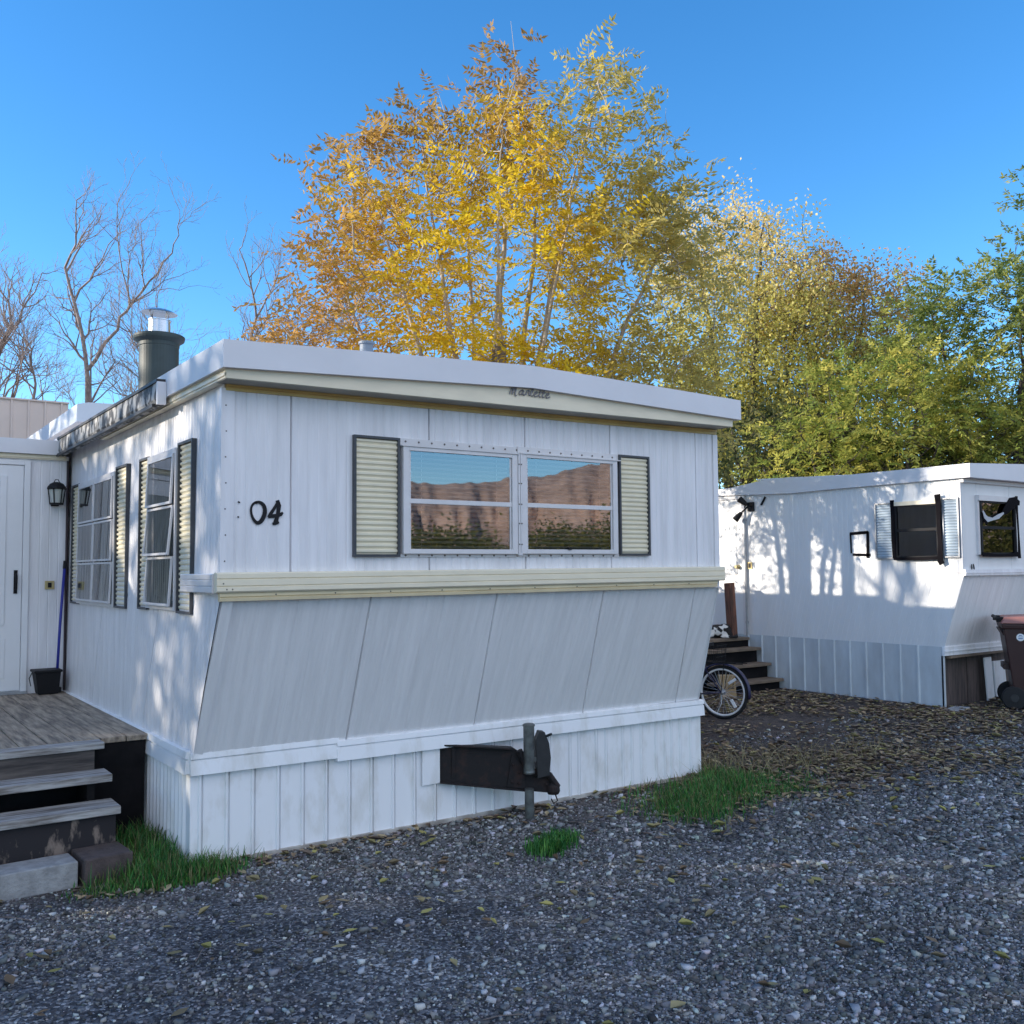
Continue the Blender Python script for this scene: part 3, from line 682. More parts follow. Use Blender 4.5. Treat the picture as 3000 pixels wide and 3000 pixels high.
m_ = MB(); m_.box(-.172, -.100, 0, .012, 1.41, 1.48, fa); ou = child(m_.build('outlet_plate', M['brass'], bevel=.003), A)
child(MB().box(-.150, -.122, .012, .018, 1.425, 1.465, fa).build('outlet_socket', M['black']), ou)
# porch lantern on the wall
lc = Vector((-.11, YA - .09, 0))
m_ = MB(); m_.lathe(lc + Vector((0, 0, 2.235)), [(.070, 0), (.074, .004), (.070, .02), (.052, .045), (.028, .058), (.0, .062)], 20)
m_.tube([lc + Vector((-.02, 0, 2.293)), lc + Vector((-.012, 0, 2.315)), lc + Vector((.012, 0, 2.315)), lc + Vector((.02, 0, 2.293))], .004, 6)
for k in range(6):
    an = k * math.pi / 3; m_.tube([lc + Vector((.066 * math.cos(an), .066 * math.sin(an), 2.24)), lc + Vector((.050 * math.cos(an), .050 * math.sin(an), 2.118))], .005, 6)
m_.lathe(lc + Vector((0, 0, 2.108)), [(.05, 0), (.055, .004), (.052, .014)], 20)
m_.box(-.03, .03, .06, .088, 2.10, 2.26, lambda x, y, z: lc + Vector((x, y, z))); m_.box(-.012, .012, .02, .07, 2.245, 2.262, lambda x, y, z: lc + Vector((x, y, z)))
lm = child(m_.build('porch_lantern', M['black']), A)
child(MB().lathe(lc + Vector((0, 0, 2.122)), [(.043, 0), (.058, .115)], 20).build('lantern_glass', mat('clouded_lantern_glass', (.50, .53, .50), .3)), lm)

# ------------------------------------------------------------------ deck with its stair
D = empty('wooden_deck', (-.9, 2.0, 0)); tag(D, 'weathered wooden deck with three steps along the side of the home', 'deck')
m_ = MB(); bw = .145; x = -.005
while x > -2.6:
    j = random.uniform(-.012, .012); zt = .57 + random.uniform(-.003, .003)
    m_.box(x - bw + .006, x, .775 + j, 3.41, .535, zt); x -= bw
child(m_.build('deck_boards', M['wood'], bevel=.003), D)
child(MB().box(-2.6, -.035, .79, .82, -.08, .534).build('front_board', M['riser']), D)
child(MB().box(-.034, -.034 + .004, .83, 3.4, .1, .53).build('ledger', M['riser']), D)
x0, x1 = -2.2, -.30
for yt, yb_, zt in ((.640, .86, .610), (.440, .64, .418), (.252, .48, .277)):
    m_ = MB(); th = .042
    if zt > .6: m_.box(x0, x1, .640, .775, .528, .566)
    else: m_.box(x0, x1 + .004 * (zt < .3), yt, yb_, zt - th, zt)
    child(m_.build('tread', M['tread'], bevel=.004), D)
m_ = MB(); m_.box(x0, x1 - .05, .66, .70, .34, .527); child(m_.build('upper_riser', mat('stained_riser', (.13, .11, .10), .85, c2=(.04, .035, .035), scale=5, stretch=(.6, 6, 8))), D)
m_ = MB(); m_.box(x0, x1 - .015, .285, .325, -.08, .234)
def riser_mat():
    return mat('peeling_dark_riser', (.018, .015, .018), .8, c2=(.22, .17, .14), scale=5, stretch=(2.5, 5, 1.0), lo=.36, hi=.46)
child(m_.build('lower_riser', riser_mat()), D)
m_ = MB()
for xx in (-.40, -1.3, -2.15):
    m_ = MB().prism([(xx, .33, -.08), (xx, .33, .22), (xx, .50, .24), (xx, .50, .37), (xx, .71, .38), (xx, .71, .52), (xx, .78, .52), (xx, .78, -.08)], (-.02, 0, 0), (.02, 0, 0)); child(m_.build('stringer', M['riser']), D)
# blocks in front of the stair
def block(name, loc, dims, rz, mt, label, cat):
    x, y, z = dims; m_ = MB().box(-x / 2, x / 2, -y / 2, y / 2, 0, z); o = m_.build(name, mt, bevel=.008); o.location = loc; o.rotation_euler = (0, 0, rz); return tag(o, label, cat)
block('concrete_block', (-.755, .13, -.06), (.40, .20, .135), R_(3), M['conc'], 'pale grey concrete block under the bottom step nearest the brown block', 'block')
block('concrete_block', (-1.162, .11, -.06), (.40, .20, .135), R_(2), M['conc'], 'pale grey concrete block at the far left under the bottom step', 'block')
block('brown_block', (-.415, .14, -.06), (.24, .26, .145), R_(4), M['brownblock'], 'dark brown block between the grey blocks and the grass', 'block')

# mop bucket and broom handle by the door
m_ = MB(); m_.hexa([(-.235, 3.22, .572), (-.085, 3.22, .572), (-.085, 3.37, .572), (-.235, 3.37, .572), (-.262, 3.20, .75), (-.072, 3.20, .75), (-.072, 3.39, .75), (-.262, 3.39, .75)])
m_.box(-.272, -.062, 3.19, 3.40, .745, .765)
bk = m_.build('mop_bucket', M['black'], bevel=.006); tag(bk, 'black square bucket in the deck corner beside the door', 'bucket')
m_ = MB(); m_.tube([(-.268, 3.30, .75), (-.295, 3.28, .70), (-.285, 3.26, .64)], .004, 6); m_.build('handle', M['gear'], bk)
m_ = MB(); m_.tube([(-.085, 3.33, .60), (-.060, 3.365, 1.1), (-.028, 3.395, 1.58)], .011, 10)
mp = m_.build('broom', M['blue'], smooth=True); tag(mp, 'blue broom handle leaning in the wall corner above the bucket', 'broom')
m_ = MB(); m_.tube([(-.028, 3.395, 1.58), (-.023, 3.40, 1.645)], .013, 10); m_.build('grip', M['black'], mp)
m_ = MB(); m_.box(-.13, -.05, 3.30, 3.36, .574, .61); m_.build('foot', M['gear'], mp)
# ------------------------------------------------------------------ second mobile home
T = empty('mobile_home', (10.2, .64, 0)); tag(T, 'white mobile home with torn black tape round its windows and a dappled side wall', 'mobile home')
TX = 8.38; TL = 13.0; TYF = .38
def tmap(a, b, c): return (TX - b, a, c)
ft = frame_map((TX, 0, 0), (0, 1, 0), (-1, 0, 0)); ff = frame_map((0, TYF, 0), (1, 0, 0), (0, -1, 0))
# side wall with fine ribs; front edge follows the rake
def tyc(z): return .645 - (z - .62) * .325 if z < 1.44 else TYF
ps = [.06 + i * .075 for i in range(120)]; prof = grooves(TL, ps, .014, .003); V = []; n = len(prof); rows = [.60, 1.0, 1.44, 2.62]
for z in rows:
    for u, off in prof: V.append((TX - off, tyc(z) + (TL - tyc(z)) * u, z))
child(mesh_obj('side_wall', V, [(j * n + i + 1, j * n + i, (j + 1) * n + i, (j + 1) * n + i + 1) for j in range(3) for i in range(n - 1)], M['t2wall']), T)
L = 3.65; sm = [.30, .99, 1.68, 2.37, 3.06]
child(corr('front_wall', (TX, TYF, 1.42), (TX + L, TYF, 1.42), (TX + L, TYF, 2.62), (TX, TYF, 2.62), grooves(L, sm, .012, .010), (0, -1, 0), M['t2wall'], None), T)
nr = np.array((0, -.80, -.26)); nr /= np.linalg.norm(nr)
child(corr('raked_wall', (TX - .004, .65, .60), (TX + L, .65, .60), (TX + L, .385, 1.44), (TX, .385, 1.44), grooves(L, [.92, 1.8, 2.7], .012, .008), nr, M['rake'], None), T)
m_ = MB(); m_.box(TX + L - .01, TX + L, .42, TL, 1.44, 2.5); m_.box(TX + L - .01, TX + L, .66, TL, .0, 1.438); m_.box(TX + .1, TX + L - .1, TL - .02, TL - .01, 0, 2.5); child(m_.build('rear_wall', M['t2wall']), T)
# roof with a sagging side edge
m_ = MB(); xs = [TX - .045, 10.2, TX + L + .07]
edge = [(.25, 2.49, 2.640), (1.0, 2.488, 2.640), (2.0, 2.485, 2.642), (2.62, 2.478, 2.685), (3.1, 2.495, 2.675), (3.8, 2.525, 2.60), (4.6, 2.53, 2.63), (8, 2.52, 2.64), (TL + .1, 2.5, 2.64)]
V = []; F = []
for y, zb, zt in edge: V += [(xs[0], y, zb), (xs[0], y, zt), (xs[1], y, zt + .085), (xs[2], y, zt - .0), (xs[2], y, zb)]
for i in range(len(edge) - 1):
    for k in range(5): F.append((5 * i + k, 5 * i + (k + 1) % 5, 5 * i + 5 + (k + 1) % 5, 5 * i + 5 + k))
F += [(4, 3, 2, 1, 0), tuple(5 * (len(edge) - 1) + k for k in range(5))]
child(mesh_obj('roof', [(x, y, z) for x, y, z in V], F, M['fascia']), T)
m_ = MB(); m_.box(TX - .012, TX + L, .345, .379, 2.445, 2.486); child(m_.build('eave_trim', M['alu']), T)
m_ = MB(); m_.hexa([(8.55, 2.1, 2.665), (9.6, 2.1, 2.74), (9.6, 3.3, 2.78), (8.50, 3.3, 2.70), (8.55, 2.1, 2.675), (9.6, 2.1, 2.75), (9.6, 3.3, 2.80), (8.50, 3.3, 2.72)])
child(m_.build('loose_roof_sheet', M['tin']), T)
m_ = MB(); m_.box(TX - .02, TX + L, .350, .384, 1.435, 1.500); m_.box(TX - .02, TX + L, .342, .350, 1.46, 1.468); child(m_.build('belt_rail', M['wall']), T)
m_ = MB(); m_.box(TX - .006, TX + .0, .40, .93, 1.462, 1.480); m_.box(TX - .010, TX - .0, .384, .40, 1.50, 2.48); child(m_.build('side_strip', M['alu']), T)
# skirting
L = 9.0; ps = [.30 + i * .222 for i in range(38)]
child(corr('side_skirting', (TX - .02, .645 + L, -.03), (TX - .02, .645, -.03), (TX - .02, .645, .655), (TX - .02, .645 + L, .655), ribs(L, [L - q for q in ps[::-1]], .02, .014), (-1, 0, 0), M['greyskirt'], None), T)
m_ = MB(); m_.box(TX - .025, TX + L, .618, .648, .558, .655); m_.box(TX - .028, TX + L, .610, .618, .60, .61); child(m_.build('skirt_trim', M['skirt']), T)
m_ = MB(); m_.hexa([(TX + .06, .60, .528), (TX + 1.25, .60, .535), (TX + 1.25, .66, .535), (TX + .06, .66, .528), (TX + .06, .60, .552), (TX + 1.25, .60, .556), (TX + 1.25, .66, .556), (TX + .06, .66, .552)]); child(m_.build('trim_board', M['stain']), T)
m_ = MB()
for i in range(13): m_.box(TX + .015 + i * .27, TX + .280 + i * .27, .70 + .008 * (i % 2), .72, -.02, .54)
child(m_.build('board_skirting', M['boards']), T)
m_ = MB(); m_.box(TX - .02, TX + .012, .64, .665, -.02, .556); child(m_.build('corner_post', M['greyskirt']), T)
wp = MB(); f3 = lambda x, y, z: (x + .10 * (.5 - z) * .6, y + .05 * (.5 - z) * -.5, z)
wp.box(9.19, 9.34, .64, .655, .0, .49, f3); wp.box(9.36, 9.60, .63, .65, .0, .44, f3)
pn_ = wp.build('loose_panel', M['skirt']); tag(pn_, 'loose white metal panel leaning under the far home behind the bin', 'panel')
# windows
def plain_window(fm, a0, a1, z0, zm, z1, par, fmt, gm, dep=.04, fw=.045, top=True):
    m_ = MB()
    m_.box(a0 - fw, a0, 0, dep, z0 - fw, z1 + fw, fm); m_.box(a1, a1 + fw, 0, dep, z0 - fw, z1 + fw, fm); m_.box(a0, a1, 0, dep, z0 - fw, z0, fm); m_.box(a0, a1, 0, dep, z1, z1 + fw, fm)
    m_.box(a0, a1, .005, dep - .006, zm - .016, zm + .016, fm)
    w_ = child(m_.build('window', fmt), par)
    child(MB().box(a0, a1, .001, .003, z0, z1, fm).build('backing', M['dark']), w_)
    pane(fm, a0, a1, .020, z0, zm - .016, gm, w_); pane(fm, a0, a1, .024, zm + .016, z1, gm, w_); return w_
w1 = plain_window(ft, .66, 1.145, 1.655, 1.95, 2.215, T, M['blackframe'], M['glass2'])
shutter(ft, 1.205, 1.435, 1.628, 2.275, T, M['alugrey'], M['t2shut'], dep=.03)
shutter(ft, .405, .595, 1.632, 2.285, T, M['alugrey'], M['t2shut'], dep=.03)
m_ = MB(); m_.box(.61, 1.19, 0, .05, 2.23, 2.275, ft); child(m_.build('window_head', M['cream']), T)
random.seed(3)
def tapes(fm, lines, name, par, mt):
    m_ = MB()
    for pts, wds in lines:
        m_.ribbon([fm(a, b, c) for a, b, c in pts], wds, fm(0, 1, 0) - fm(0, 0, 0), .006)
    return child(m_.build(name, mt), par)
tapes(ft, [([(1.19, .044, 2.30), (1.186, .045, 2.1), (1.185, .045, 1.85), (1.18, .044, 1.63)], [.05, .045, .05, .04]),
           ([(.63, .046, 2.33), (.62, .046, 2.2), (.625, .047, 2.0), (.615, .046, 1.8), (.62, .046, 1.6), (.60, .045, 1.56)], [.07, .06, .045, .05, .07, .06]),
           ([(1.19, .043, 1.628), (.9, .044, 1.624), (.62, .043, 1.63)], [.03, .035, .04])], 'black_tape', w1, M['tape'])
# square outline of tape beside the window
bx = tapes(ft, [([(1.79, .002, 1.935), (1.54, .002, 1.945)], [.035, .035]), ([(1.785, .002, 1.94), (1.78, .002, 1.70)], [.022, .018]), ([(1.548, .002, 1.95), (1.555, .002, 1.64)], [.035, .04]), ([(1.76, .002, 1.685), (1.52, .002, 1.675)], [.03, .035])], 'tape_square', T, M['tape'])
w2 = plain_window(ff, 8.715, 9.405, 1.685, 1.962, 2.235, T, M['blackframe'], M['glass2'], fw=.03)
m_ = MB(); m_.box(8.645, 9.44, 0, .05, 2.255, 2.315, ff); m_.box(8.645, 8.68, 0, .03, 1.66, 2.255, ff); child(m_.build('window_head', M['alu']), T)
tapes(ff, [([(9.44, .045, 2.33), (9.445, .045, 2.15), (9.455, .046, 1.9), (9.46, .045, 1.62)], [.05, .035, .03, .06]), ([(8.68, .044, 1.665), (8.95, .045, 1.652), (9.2, .044, 1.655), (9.47, .045, 1.668)], [.05, .03, .035, .06]),
           ([(9.50, .048, 2.25), (9.40, .052, 2.27), (9.30, .054, 2.24), (9.20, .052, 2.17), (9.12, .048, 2.12)], [.05, .10, .14, .10, .05]), ([(8.70, .044, 2.13), (8.74, .045, 2.05), (8.80, .045, 2.0)], [.03, .05, .04])], 'black_tape', w2, M['tape'])
tapes(ff, [([(8.71, .047, 2.14), (8.75, .048, 2.08), (8.80, .05, 2.05), (8.90, .052, 2.055), (9.02, .052, 2.085), (9.14, .05, 2.13)], [.02, .05, .06, .03, .05, .02])], 'grey_tape', w2, M['greytape'])
nb = MB(); yb = TYF - .008
nb.ribbon([(8.522, yb, 1.557), (8.515, yb, 1.535), (8.522, yb, 1.520), (8.518, yb, 1.497)], [.010, .014, .016, .010], (0, -1, 0), .004)
nb.ribbon([(8.552, yb, 1.560), (8.562, yb, 1.535), (8.566, yb, 1.512), (8.574, yb, 1.490)], [.010, .018, .018, .006], (0, -1, 0), .004)
child(nb.build('house_number', M['black']), T)
# door, lamp, outlet
m_ = MB(); m_.box(3.41, 3.455, 0, .03, .64, 2.50, ft); m_.box(4.33, 4.37, 0, .03, .64, 2.5, ft); m_.box(3.455, 4.33, 0, .03, 2.46, 2.50, ft); df = child(m_.build('door_frame', M['alu']), T)
m_ = MB(); m_.box(3.46, 4.325, .001, .018, .65, 2.455, ft); m_.box(3.56, 4.22, .018, .024, 1.45, 2.28, ft); d2 = child(m_.build('door', M['t2wall']), T)
MB()
m_ = MB(); m_.lathe(ft(3.53, .018, 1.55), [(.03, 0), (.03, .012), (.018, .03), (.026, .05), (.02, .065)], 16, (-1, 0, 0)); child(m_.build('handle', M['brass']), d2)
m_ = MB()
m_.box(-.05, .05, 0, .03, -.06, .06, lambda a, b, c: ft(3.30 + a, b, 2.345 + c)); m_.tube([ft(3.30, .03, 2.35), ft(3.30, .07, 2.35), ft(3.40, .12, 2.25)], .012, 8)
def head(c, d):
    m_.lathe(c, [(.022, 0), (.032, .04), (.042, .11), (.045, .13)], 14, d)
fl = child(m_.build('flood_light', M['black']), T)
m_ = MB(); head(ft(3.39, .10, 2.27), (-.3, .6, -.75)); child(m_.build('lamp_head', M['black']), fl)
m_ = MB(); head(ft(3.34, .05, 2.37), (-.2, .5, .45)); child(m_.build('lamp_head', M['black']), fl)
m_ = MB(); m_.tube([ft(3.13, .01, 2.36), ft(3.06, .01, 2.46)], .014, 8); child(m_.build('bracket', M['black']), T)
m_ = MB(); m_.box(3.31, 3.385, 0, .012, 1.52, 1.61, ft); op = child(m_.build('outlet_plate', M['brass']), T); child(MB().box(3.33, 3.365, .012, .018, 1.535, 1.595, ft).build('outlet_socket', M['black']), op)
m_ = MB(); m_.tube([(TX - .03, 3.40, .64), (TX - .03, 3.40, 2.19)], .014, 8); m_.box(TX - .045, TX, 3.39, 3.41, 2.16, 2.19); m_.box(TX - .045, TX, 3.39, 3.41, .8, .83)
child(m_.build('conduit', M['alugrey']), T)

# steps up to the far door
B = empty('door_steps', (7.7, 3.3, 0)); tag(B, 'dark wooden steps and landing beside the far home\'s door', 'steps')
for i, (yf, zt, yb_) in enumerate(((2.79, .130, 3.05), (2.985, .312, 3.24), (3.15, .500, 3.38))):
    m_ = MB(); m_.box(7.2, 8.33, yf, yb_, zt - .035, zt); child(m_.build('tread', M['stain'], bevel=.004), B)
for yf, z0, z1 in ((2.85, -.01, .094), (3.04, .0, .276), (3.21, .0, .464)): child(MB().box(7.22, 8.31, yf, yf + .025, z0, z1).build('riser', M['riser']), B)
m_ = MB()
for i in range(8): m_.box(7.15, 8.335, 3.345 + i * .145, 3.345 + i * .145 + .138, .585, .622)
child(m_.build('landing_boards', M['stain'], bevel=.003), B)
m_ = MB(); m_.box(7.18, 8.33, 3.37, 3.40, .46, .584)
child(m_.build('landing_frame', M['riser']), B)
for px, py in ((7.22, 3.42), (8.28, 3.42), (7.22, 4.4), (8.28, 4.4)): child(MB().box(px - .045, px + .045, py - .045, py + .045, 0, .583).build('leg', M['riser']), B)
po = MB(); po.hexa([(8.03, 3.36, .60), (8.13, 3.36, .60), (8.13, 3.46, .60), (8.03, 3.46, .60), (7.985, 3.36, 1.34), (8.085, 3.36, 1.345), (8.085, 3.46, 1.34), (7.985, 3.46, 1.335)])
child(po.build('rail_post', M['redpost'], bevel=.006), B)

# cat asleep on the landing: one continuous body
def cat_body():
    bm_v = []; bm_f = []
    def ell(c, r, rot=0.0, n=18, tilt=0.0):
        V = []; F = []
        for i in range(n + 1):
            th = math.pi * i / n
            for k in range(n):
                ph = 2 * math.pi * k / n
                p = Vector((r[0] * math.sin(th) * math.cos(ph), r[1] * math.sin(th) * math.sin(ph), r[2] * math.cos(th)))
                p.rotate(Matrix.Rotation(tilt, 3, 'Y')); p.rotate(Matrix.Rotation(rot, 3, 'Z')); V.append(p + Vector(c))
        for i in range(n):
            for k in range(n): F.append((i * n + k, (i + 1) * n + k, (i + 1) * n + (k + 1) % n, i * n + (k + 1) % n))
        b = len(bm_v); bm_v.extend(V); bm_f.extend([tuple(q + b for q in f) for f in F])
    ell((0, 0, .088), (.175, .10, .088)); ell((.09, .0, .092), (.105, .105, .092)); ell((-.10, 0, .085), (.10, .085, .078), tilt=.2)     # trunk, haunch, chest
    ell((.10, -.07, .05), (.085, .035, .05)); ell((.06, -.10, .022), (.06, .022, .02))                                                     # thigh, hind foot
    ell((-.19, -.03, .075), (.058, .052, .048), .3); ell((-.238, -.045, .062), (.026, .030, .022), .3)                                      # head, muzzle
    for sx, sy in ((-.175, -.065), (-.165, .01)):                                                                                         # ears
        m_ = MB(); m_.lathe((sx, sy, .108), [(.022, 0), (.014, .02), (.003, .042)], 10, (.1, .25 * (sy + .03) * 10, 1)); b = len(bm_v); bm_v.extend([Vector(v) for v in m_.v]); bm_f.extend([tuple(q + b for q in f) for f in m_.f])
    for y in (-.085, -.06):                                                                                                                # fore legs tucked forward
        m_ = MB(); m_.tube([(-.09, y + .02, .05), (-.15, y, .03), (-.20, y - .025, .018)], [.034, .024, .018], 10); b = len(bm_v); bm_v.extend([Vector(v) for v in m_.v]); bm_f.extend([tuple(q + b for q in f) for f in m_.f])
    m_ = MB(); m_.tube([(.19, .0, .06), (.235, -.04, .03), (.22, -.11, .022), (.14, -.145, .020), (.05, -.15, .018)], [.026, .022, .020, .018, .012], 10); b = len(bm_v); bm_v.extend([Vector(v) for v in m_.v]); bm_f.extend([tuple(q + b for q in f) for f in m_.f])
    mt, t, bs = new_mat('black_white_fur'); N, Lk = t.nodes, t.links
    tc = N.new('ShaderNodeTexCoord'); nz = N.new('ShaderNodeTexNoise'); nz.inputs['Scale'].default_value = 6.0; nz.inputs['Detail'].default_value = 2; mp = N.new('ShaderNodeMapping'); mp.inputs['Location'].default_value = (.37, .11, .2)
    Lk.new(tc.outputs['Object'], mp.inputs[0]); Lk.new(mp.outputs[0], nz.inputs['Vector']); r = N.new('ShaderNodeValToRGB'); r.color_ramp.elements[0].position = .42; r.color_ramp.elements[1].position = .44
    r.color_ramp.elements[0].color = (.72, .70, .66, 1); r.color_ramp.elements[1].color = (.02, .018, .018, 1); Lk.new(nz.outputs[0], r.inputs[0]); Lk.new(r.outputs[0], bs.inputs['Base Color']); bs.inputs['Roughness'].default_value = .9
    o = mesh_obj('cat', bm_v, bm_f, mt, None, True)
    rm = o.modifiers.new('skin', 'REMESH'); rm.mode = 'VOXEL'; rm.voxel_size = .008; rm.use_smooth_shade = True
    sm_ = o.modifiers.new('smooth', 'SMOOTH'); sm_.iterations = 4
    return o
ct = cat_body(); ct.location = (7.92, 3.52, .622); ct.rotation_euler = (0, 0, R_(-30)); tag(ct, 'black and white cat curled asleep on the landing', 'cat')

# cardboard box leaning against the steps
cb = empty('cardboard_box', (7.08, 2.60, 0), R_(-38)); cb.scale = (.62, .62, .68); tag(cb, 'brown cardboard box standing by the steps behind the bicycle wheel', 'box')
m_ = MB(); m_.hexa([(-.15, -.09, 0), (.15, -.09, 0), (.15, .09, 0), (-.15, .09, 0), (-.17, -.07, .40), (.13, -.07, .40), (.13, .11, .40), (-.17, .11, .40)]); m_.build('carton', M['card'], cb)
m_ = MB()
def cbm(x, z): return (x - .02 * z / .4, -.092 + .02 * z / .4, z)
for x0, x1, z0, z1 in ((.0, .12, .175, .187), (.0, .12, .20, .212), (.075, .085, .235, .285), (.085, .11, .275, .285), (.105, .115, .235, .285), (.085, .11, .235, .245), (.03, .055, .235, .245), (.0, .02, .235, .245), (.04, .05, .25, .262)):
    m_.add([cbm(x0, z0), cbm(x1, z0), cbm(x1, z1), cbm(x0, z1)], [(0, 1, 2, 3)])
m_.build('printed_marks', M['black'], cb)

# bicycle: rear wheel in view, the rest behind the near home
K = empty('bicycle', (5.91, 1.60, -.010), R_(110)); K.scale = (.82, .82, .82); tag(K, 'bicycle with white rims and wire basket parked behind the corner of the near home', 'bicycle')
# local x runs forward along the bicycle
RW = .335
def wheel(cx, name='wheel'):
    m_ = MB(); m_.tube([(cx + (RW - .022) * math.cos(a), 0, RW + (RW - .022) * math.sin(a)) for a in np.linspace(0, 2 * math.pi, 48, endpoint=False)], .023, 8, closed=True)
    ty = m_.build('wheel', M['tyre'], K, True)
    m_ = MB(); r1 = RW - .050
    V = []; F = []; n = 56
    for k in range(n):
        a = 2 * math.pi * k / n
        for rr, yy in ((r1 + .012, -.016), (r1 - .010, -.016), (r1 - .012, 0), (r1 - .010, .016), (r1 + .012, .016)): V.append((cx + rr * math.cos(a), yy, RW + rr * math.sin(a)))
    for k in range(n):
        for j in range(5): F.append((k * 5 + j, k * 5 + (j + 1) % 5, ((k + 1) % n) * 5 + (j + 1) % 5, ((k + 1) % n) * 5 + j))
    mesh_obj('rim', V, F, M['chrome'], ty, True)
    m_ = MB()
    for k in range(32):
        a = 2 * math.pi * k / 32; s_ = 1 if k % 2 else -1; a2 = a + s_ * .9
        m_.tube([(cx + .02 * math.cos(a2), s_ * .028, RW + .02 * math.sin(a2)), (cx + (r1 - .01) * math.cos(a), 0, RW + (r1 - .01) * math.sin(a))], .0018, 5)
    m_.build('spokes', M['spoke'], ty)
    m_ = MB(); m_.lathe((cx, -.05, RW), [(.012, 0), (.014, .012), (.030, .018), (.018, .03), (.018, .07), (.030, .082), (.014, .088), (.012, .1)], 16, (0, 1, 0)); m_.build('hub', M['spoke'], ty)
    if cx == 0:
        for a in (2.3, 3.9):
            m_ = MB(); m_.box(-.055, .055, -.012, .012, -.016, .016, lambda x, y, z, a=a: (cx + .19 * math.cos(a) + x * math.cos(a + .25) - z * math.sin(a + .25), y, RW + .19 * math.sin(a) + x * math.sin(a + .25) + z * math.cos(a + .25)))
            m_.build('reflector', M['white'], ty)
    return ty
wheel(0.0); wheel(1.06)
m_ = MB(); bbk = (.44, 0, .29); seat = (.30, 0, .78); hd = (.86, 0, .80); hd2 = (.90, 0, .62)
for p, q, r in ((bbk, seat, .016), (seat, hd, .015), (bbk, hd2, .018), (hd, hd2, .018)): m_.tube([p, q], r, 8)
for s_ in (-.055, .055):
    m_.tube([(0, s_, RW), (.38, s_ * .6, .29)], .010, 6); m_.tube([(0, s_, RW), (.28, s_ * .5, .70)], .009, 6); m_.tube([hd2, (.96, s_, .55), (1.06, s_, RW)], .011, 6)
m_.build('frame', M['bikepaint'], K, True)
m_ = MB(); V = []; F = []; n = 22
for i in range(n + 1):
    a = R_(-5 + 175 * i / n) + R_(20)
    for yy, rr in ((-.036, RW + .012), (-.02, RW + .028), (.02, RW + .028), (.036, RW + .012)): V.append((rr * math.cos(a), yy, RW + rr * math.sin(a)))
for i in range(n):
    for j in range(3): F.append((i * 4 + j, i * 4 + j + 1, i * 4 + 4 + j + 1, i * 4 + 4 + j))
fd = mesh_obj('mudguard', V, F, M['bikepaint'], K, True); so_ = fd.modifiers.new('th', 'SOLIDIFY'); so_.thickness = .003
m_ = MB(); m_.lathe((.44, -.05, .29), [(.09, 0), (.095, .003), (.09, .006), (.02, .02), (.02, .1)], 24, (0, 1, 0)); m_.tube([(.44, -.07, .29), (.52, -.07, .14)], .010, 6); m_.tube([(.44, .07, .29), (.36, .07, .44)], .010, 6); m_.box(.47, .57, -.16, -.07, .12, .145); m_.box(.31, .41, .07, .16, .43, .455); m_.build('crank', M['spoke'], K)
m_ = MB(); m_.tube([(.29, 0, .78), (.28, 0, .90)], .012, 8); m_.hexa([(.14, -.09, .90), (.42, -.02, .90), (.42, .02, .90), (.14, .09, .90), (.14, -.085, .95), (.42, -.018, .94), (.42, .018, .94), (.14, .085, .95)]); m_.build('seat', M['black'], K, bevel=.015)
m_ = MB(); m_.tube([(.86, 0, .80), (.83, 0, .98)], .013, 8); m_.tube([(.62, -.30, 1.0), (.80, -.20, 1.03), (.84, 0, .99), (.80, .20, 1.03), (.62, .30, 1.0)], .011, 8); m_.build('handlebar', M['spoke'], K)
m_ = MB(); m_.tube([(-.30, -.07, .70), (.22, -.07, .70)], .006, 6); m_.tube([(-.30, .07, .70), (.22, .07, .70)], .006, 6); m_.tube([(-.05, -.07, .70), (0, -.055, RW)], .005, 6); m_.tube([(-.05, .07, .70), (0, .055, RW)], .005, 6); rk = m_.build('rack', M['black'], K)
m_ = MB()
for z in (.71, .78, .85, .92):
    o = .02 * (z - .71) / .2; m_.tube([(.02 - o, -.15 - o, z), (.34 + o, -.15 - o, z), (.34 + o, .15 + o, z), (.02 - o, .15 + o, z)], .003, 5, closed=True)
for i in range(7):
    x = .02 + i * .0533
    for y, s_ in ((-.15, -1), (.15, 1)): m_.tube([(x, y, .71), (x, y + s_ * .02, .92)], .0025, 5)
    m_.tube([(x, -.15, .71), (x, .15, .71)], .0025, 5)
for i in range(7):
    y = -.15 + i * .05
    for x, s_ in ((.02, -1), (.34, 1)): m_.tube([(x, y, .71), (x + s_ * .02, y, .92)], .0025, 5)
m_.build('basket', M['black'], K)
m_ = MB(); m_.tube([(.05, -.07, RW - .02), (.07, -.12, .18), (.16, -.16, .02)], .008, 6); m_.build('kickstand', M['chrome'], K)

# refuse bin
W_ = empty('refuse_bin', (8.69, .14, 0), R_(-57)); tag(W_, 'dark maroon wheeled refuse bin in front of the far home', 'bin')
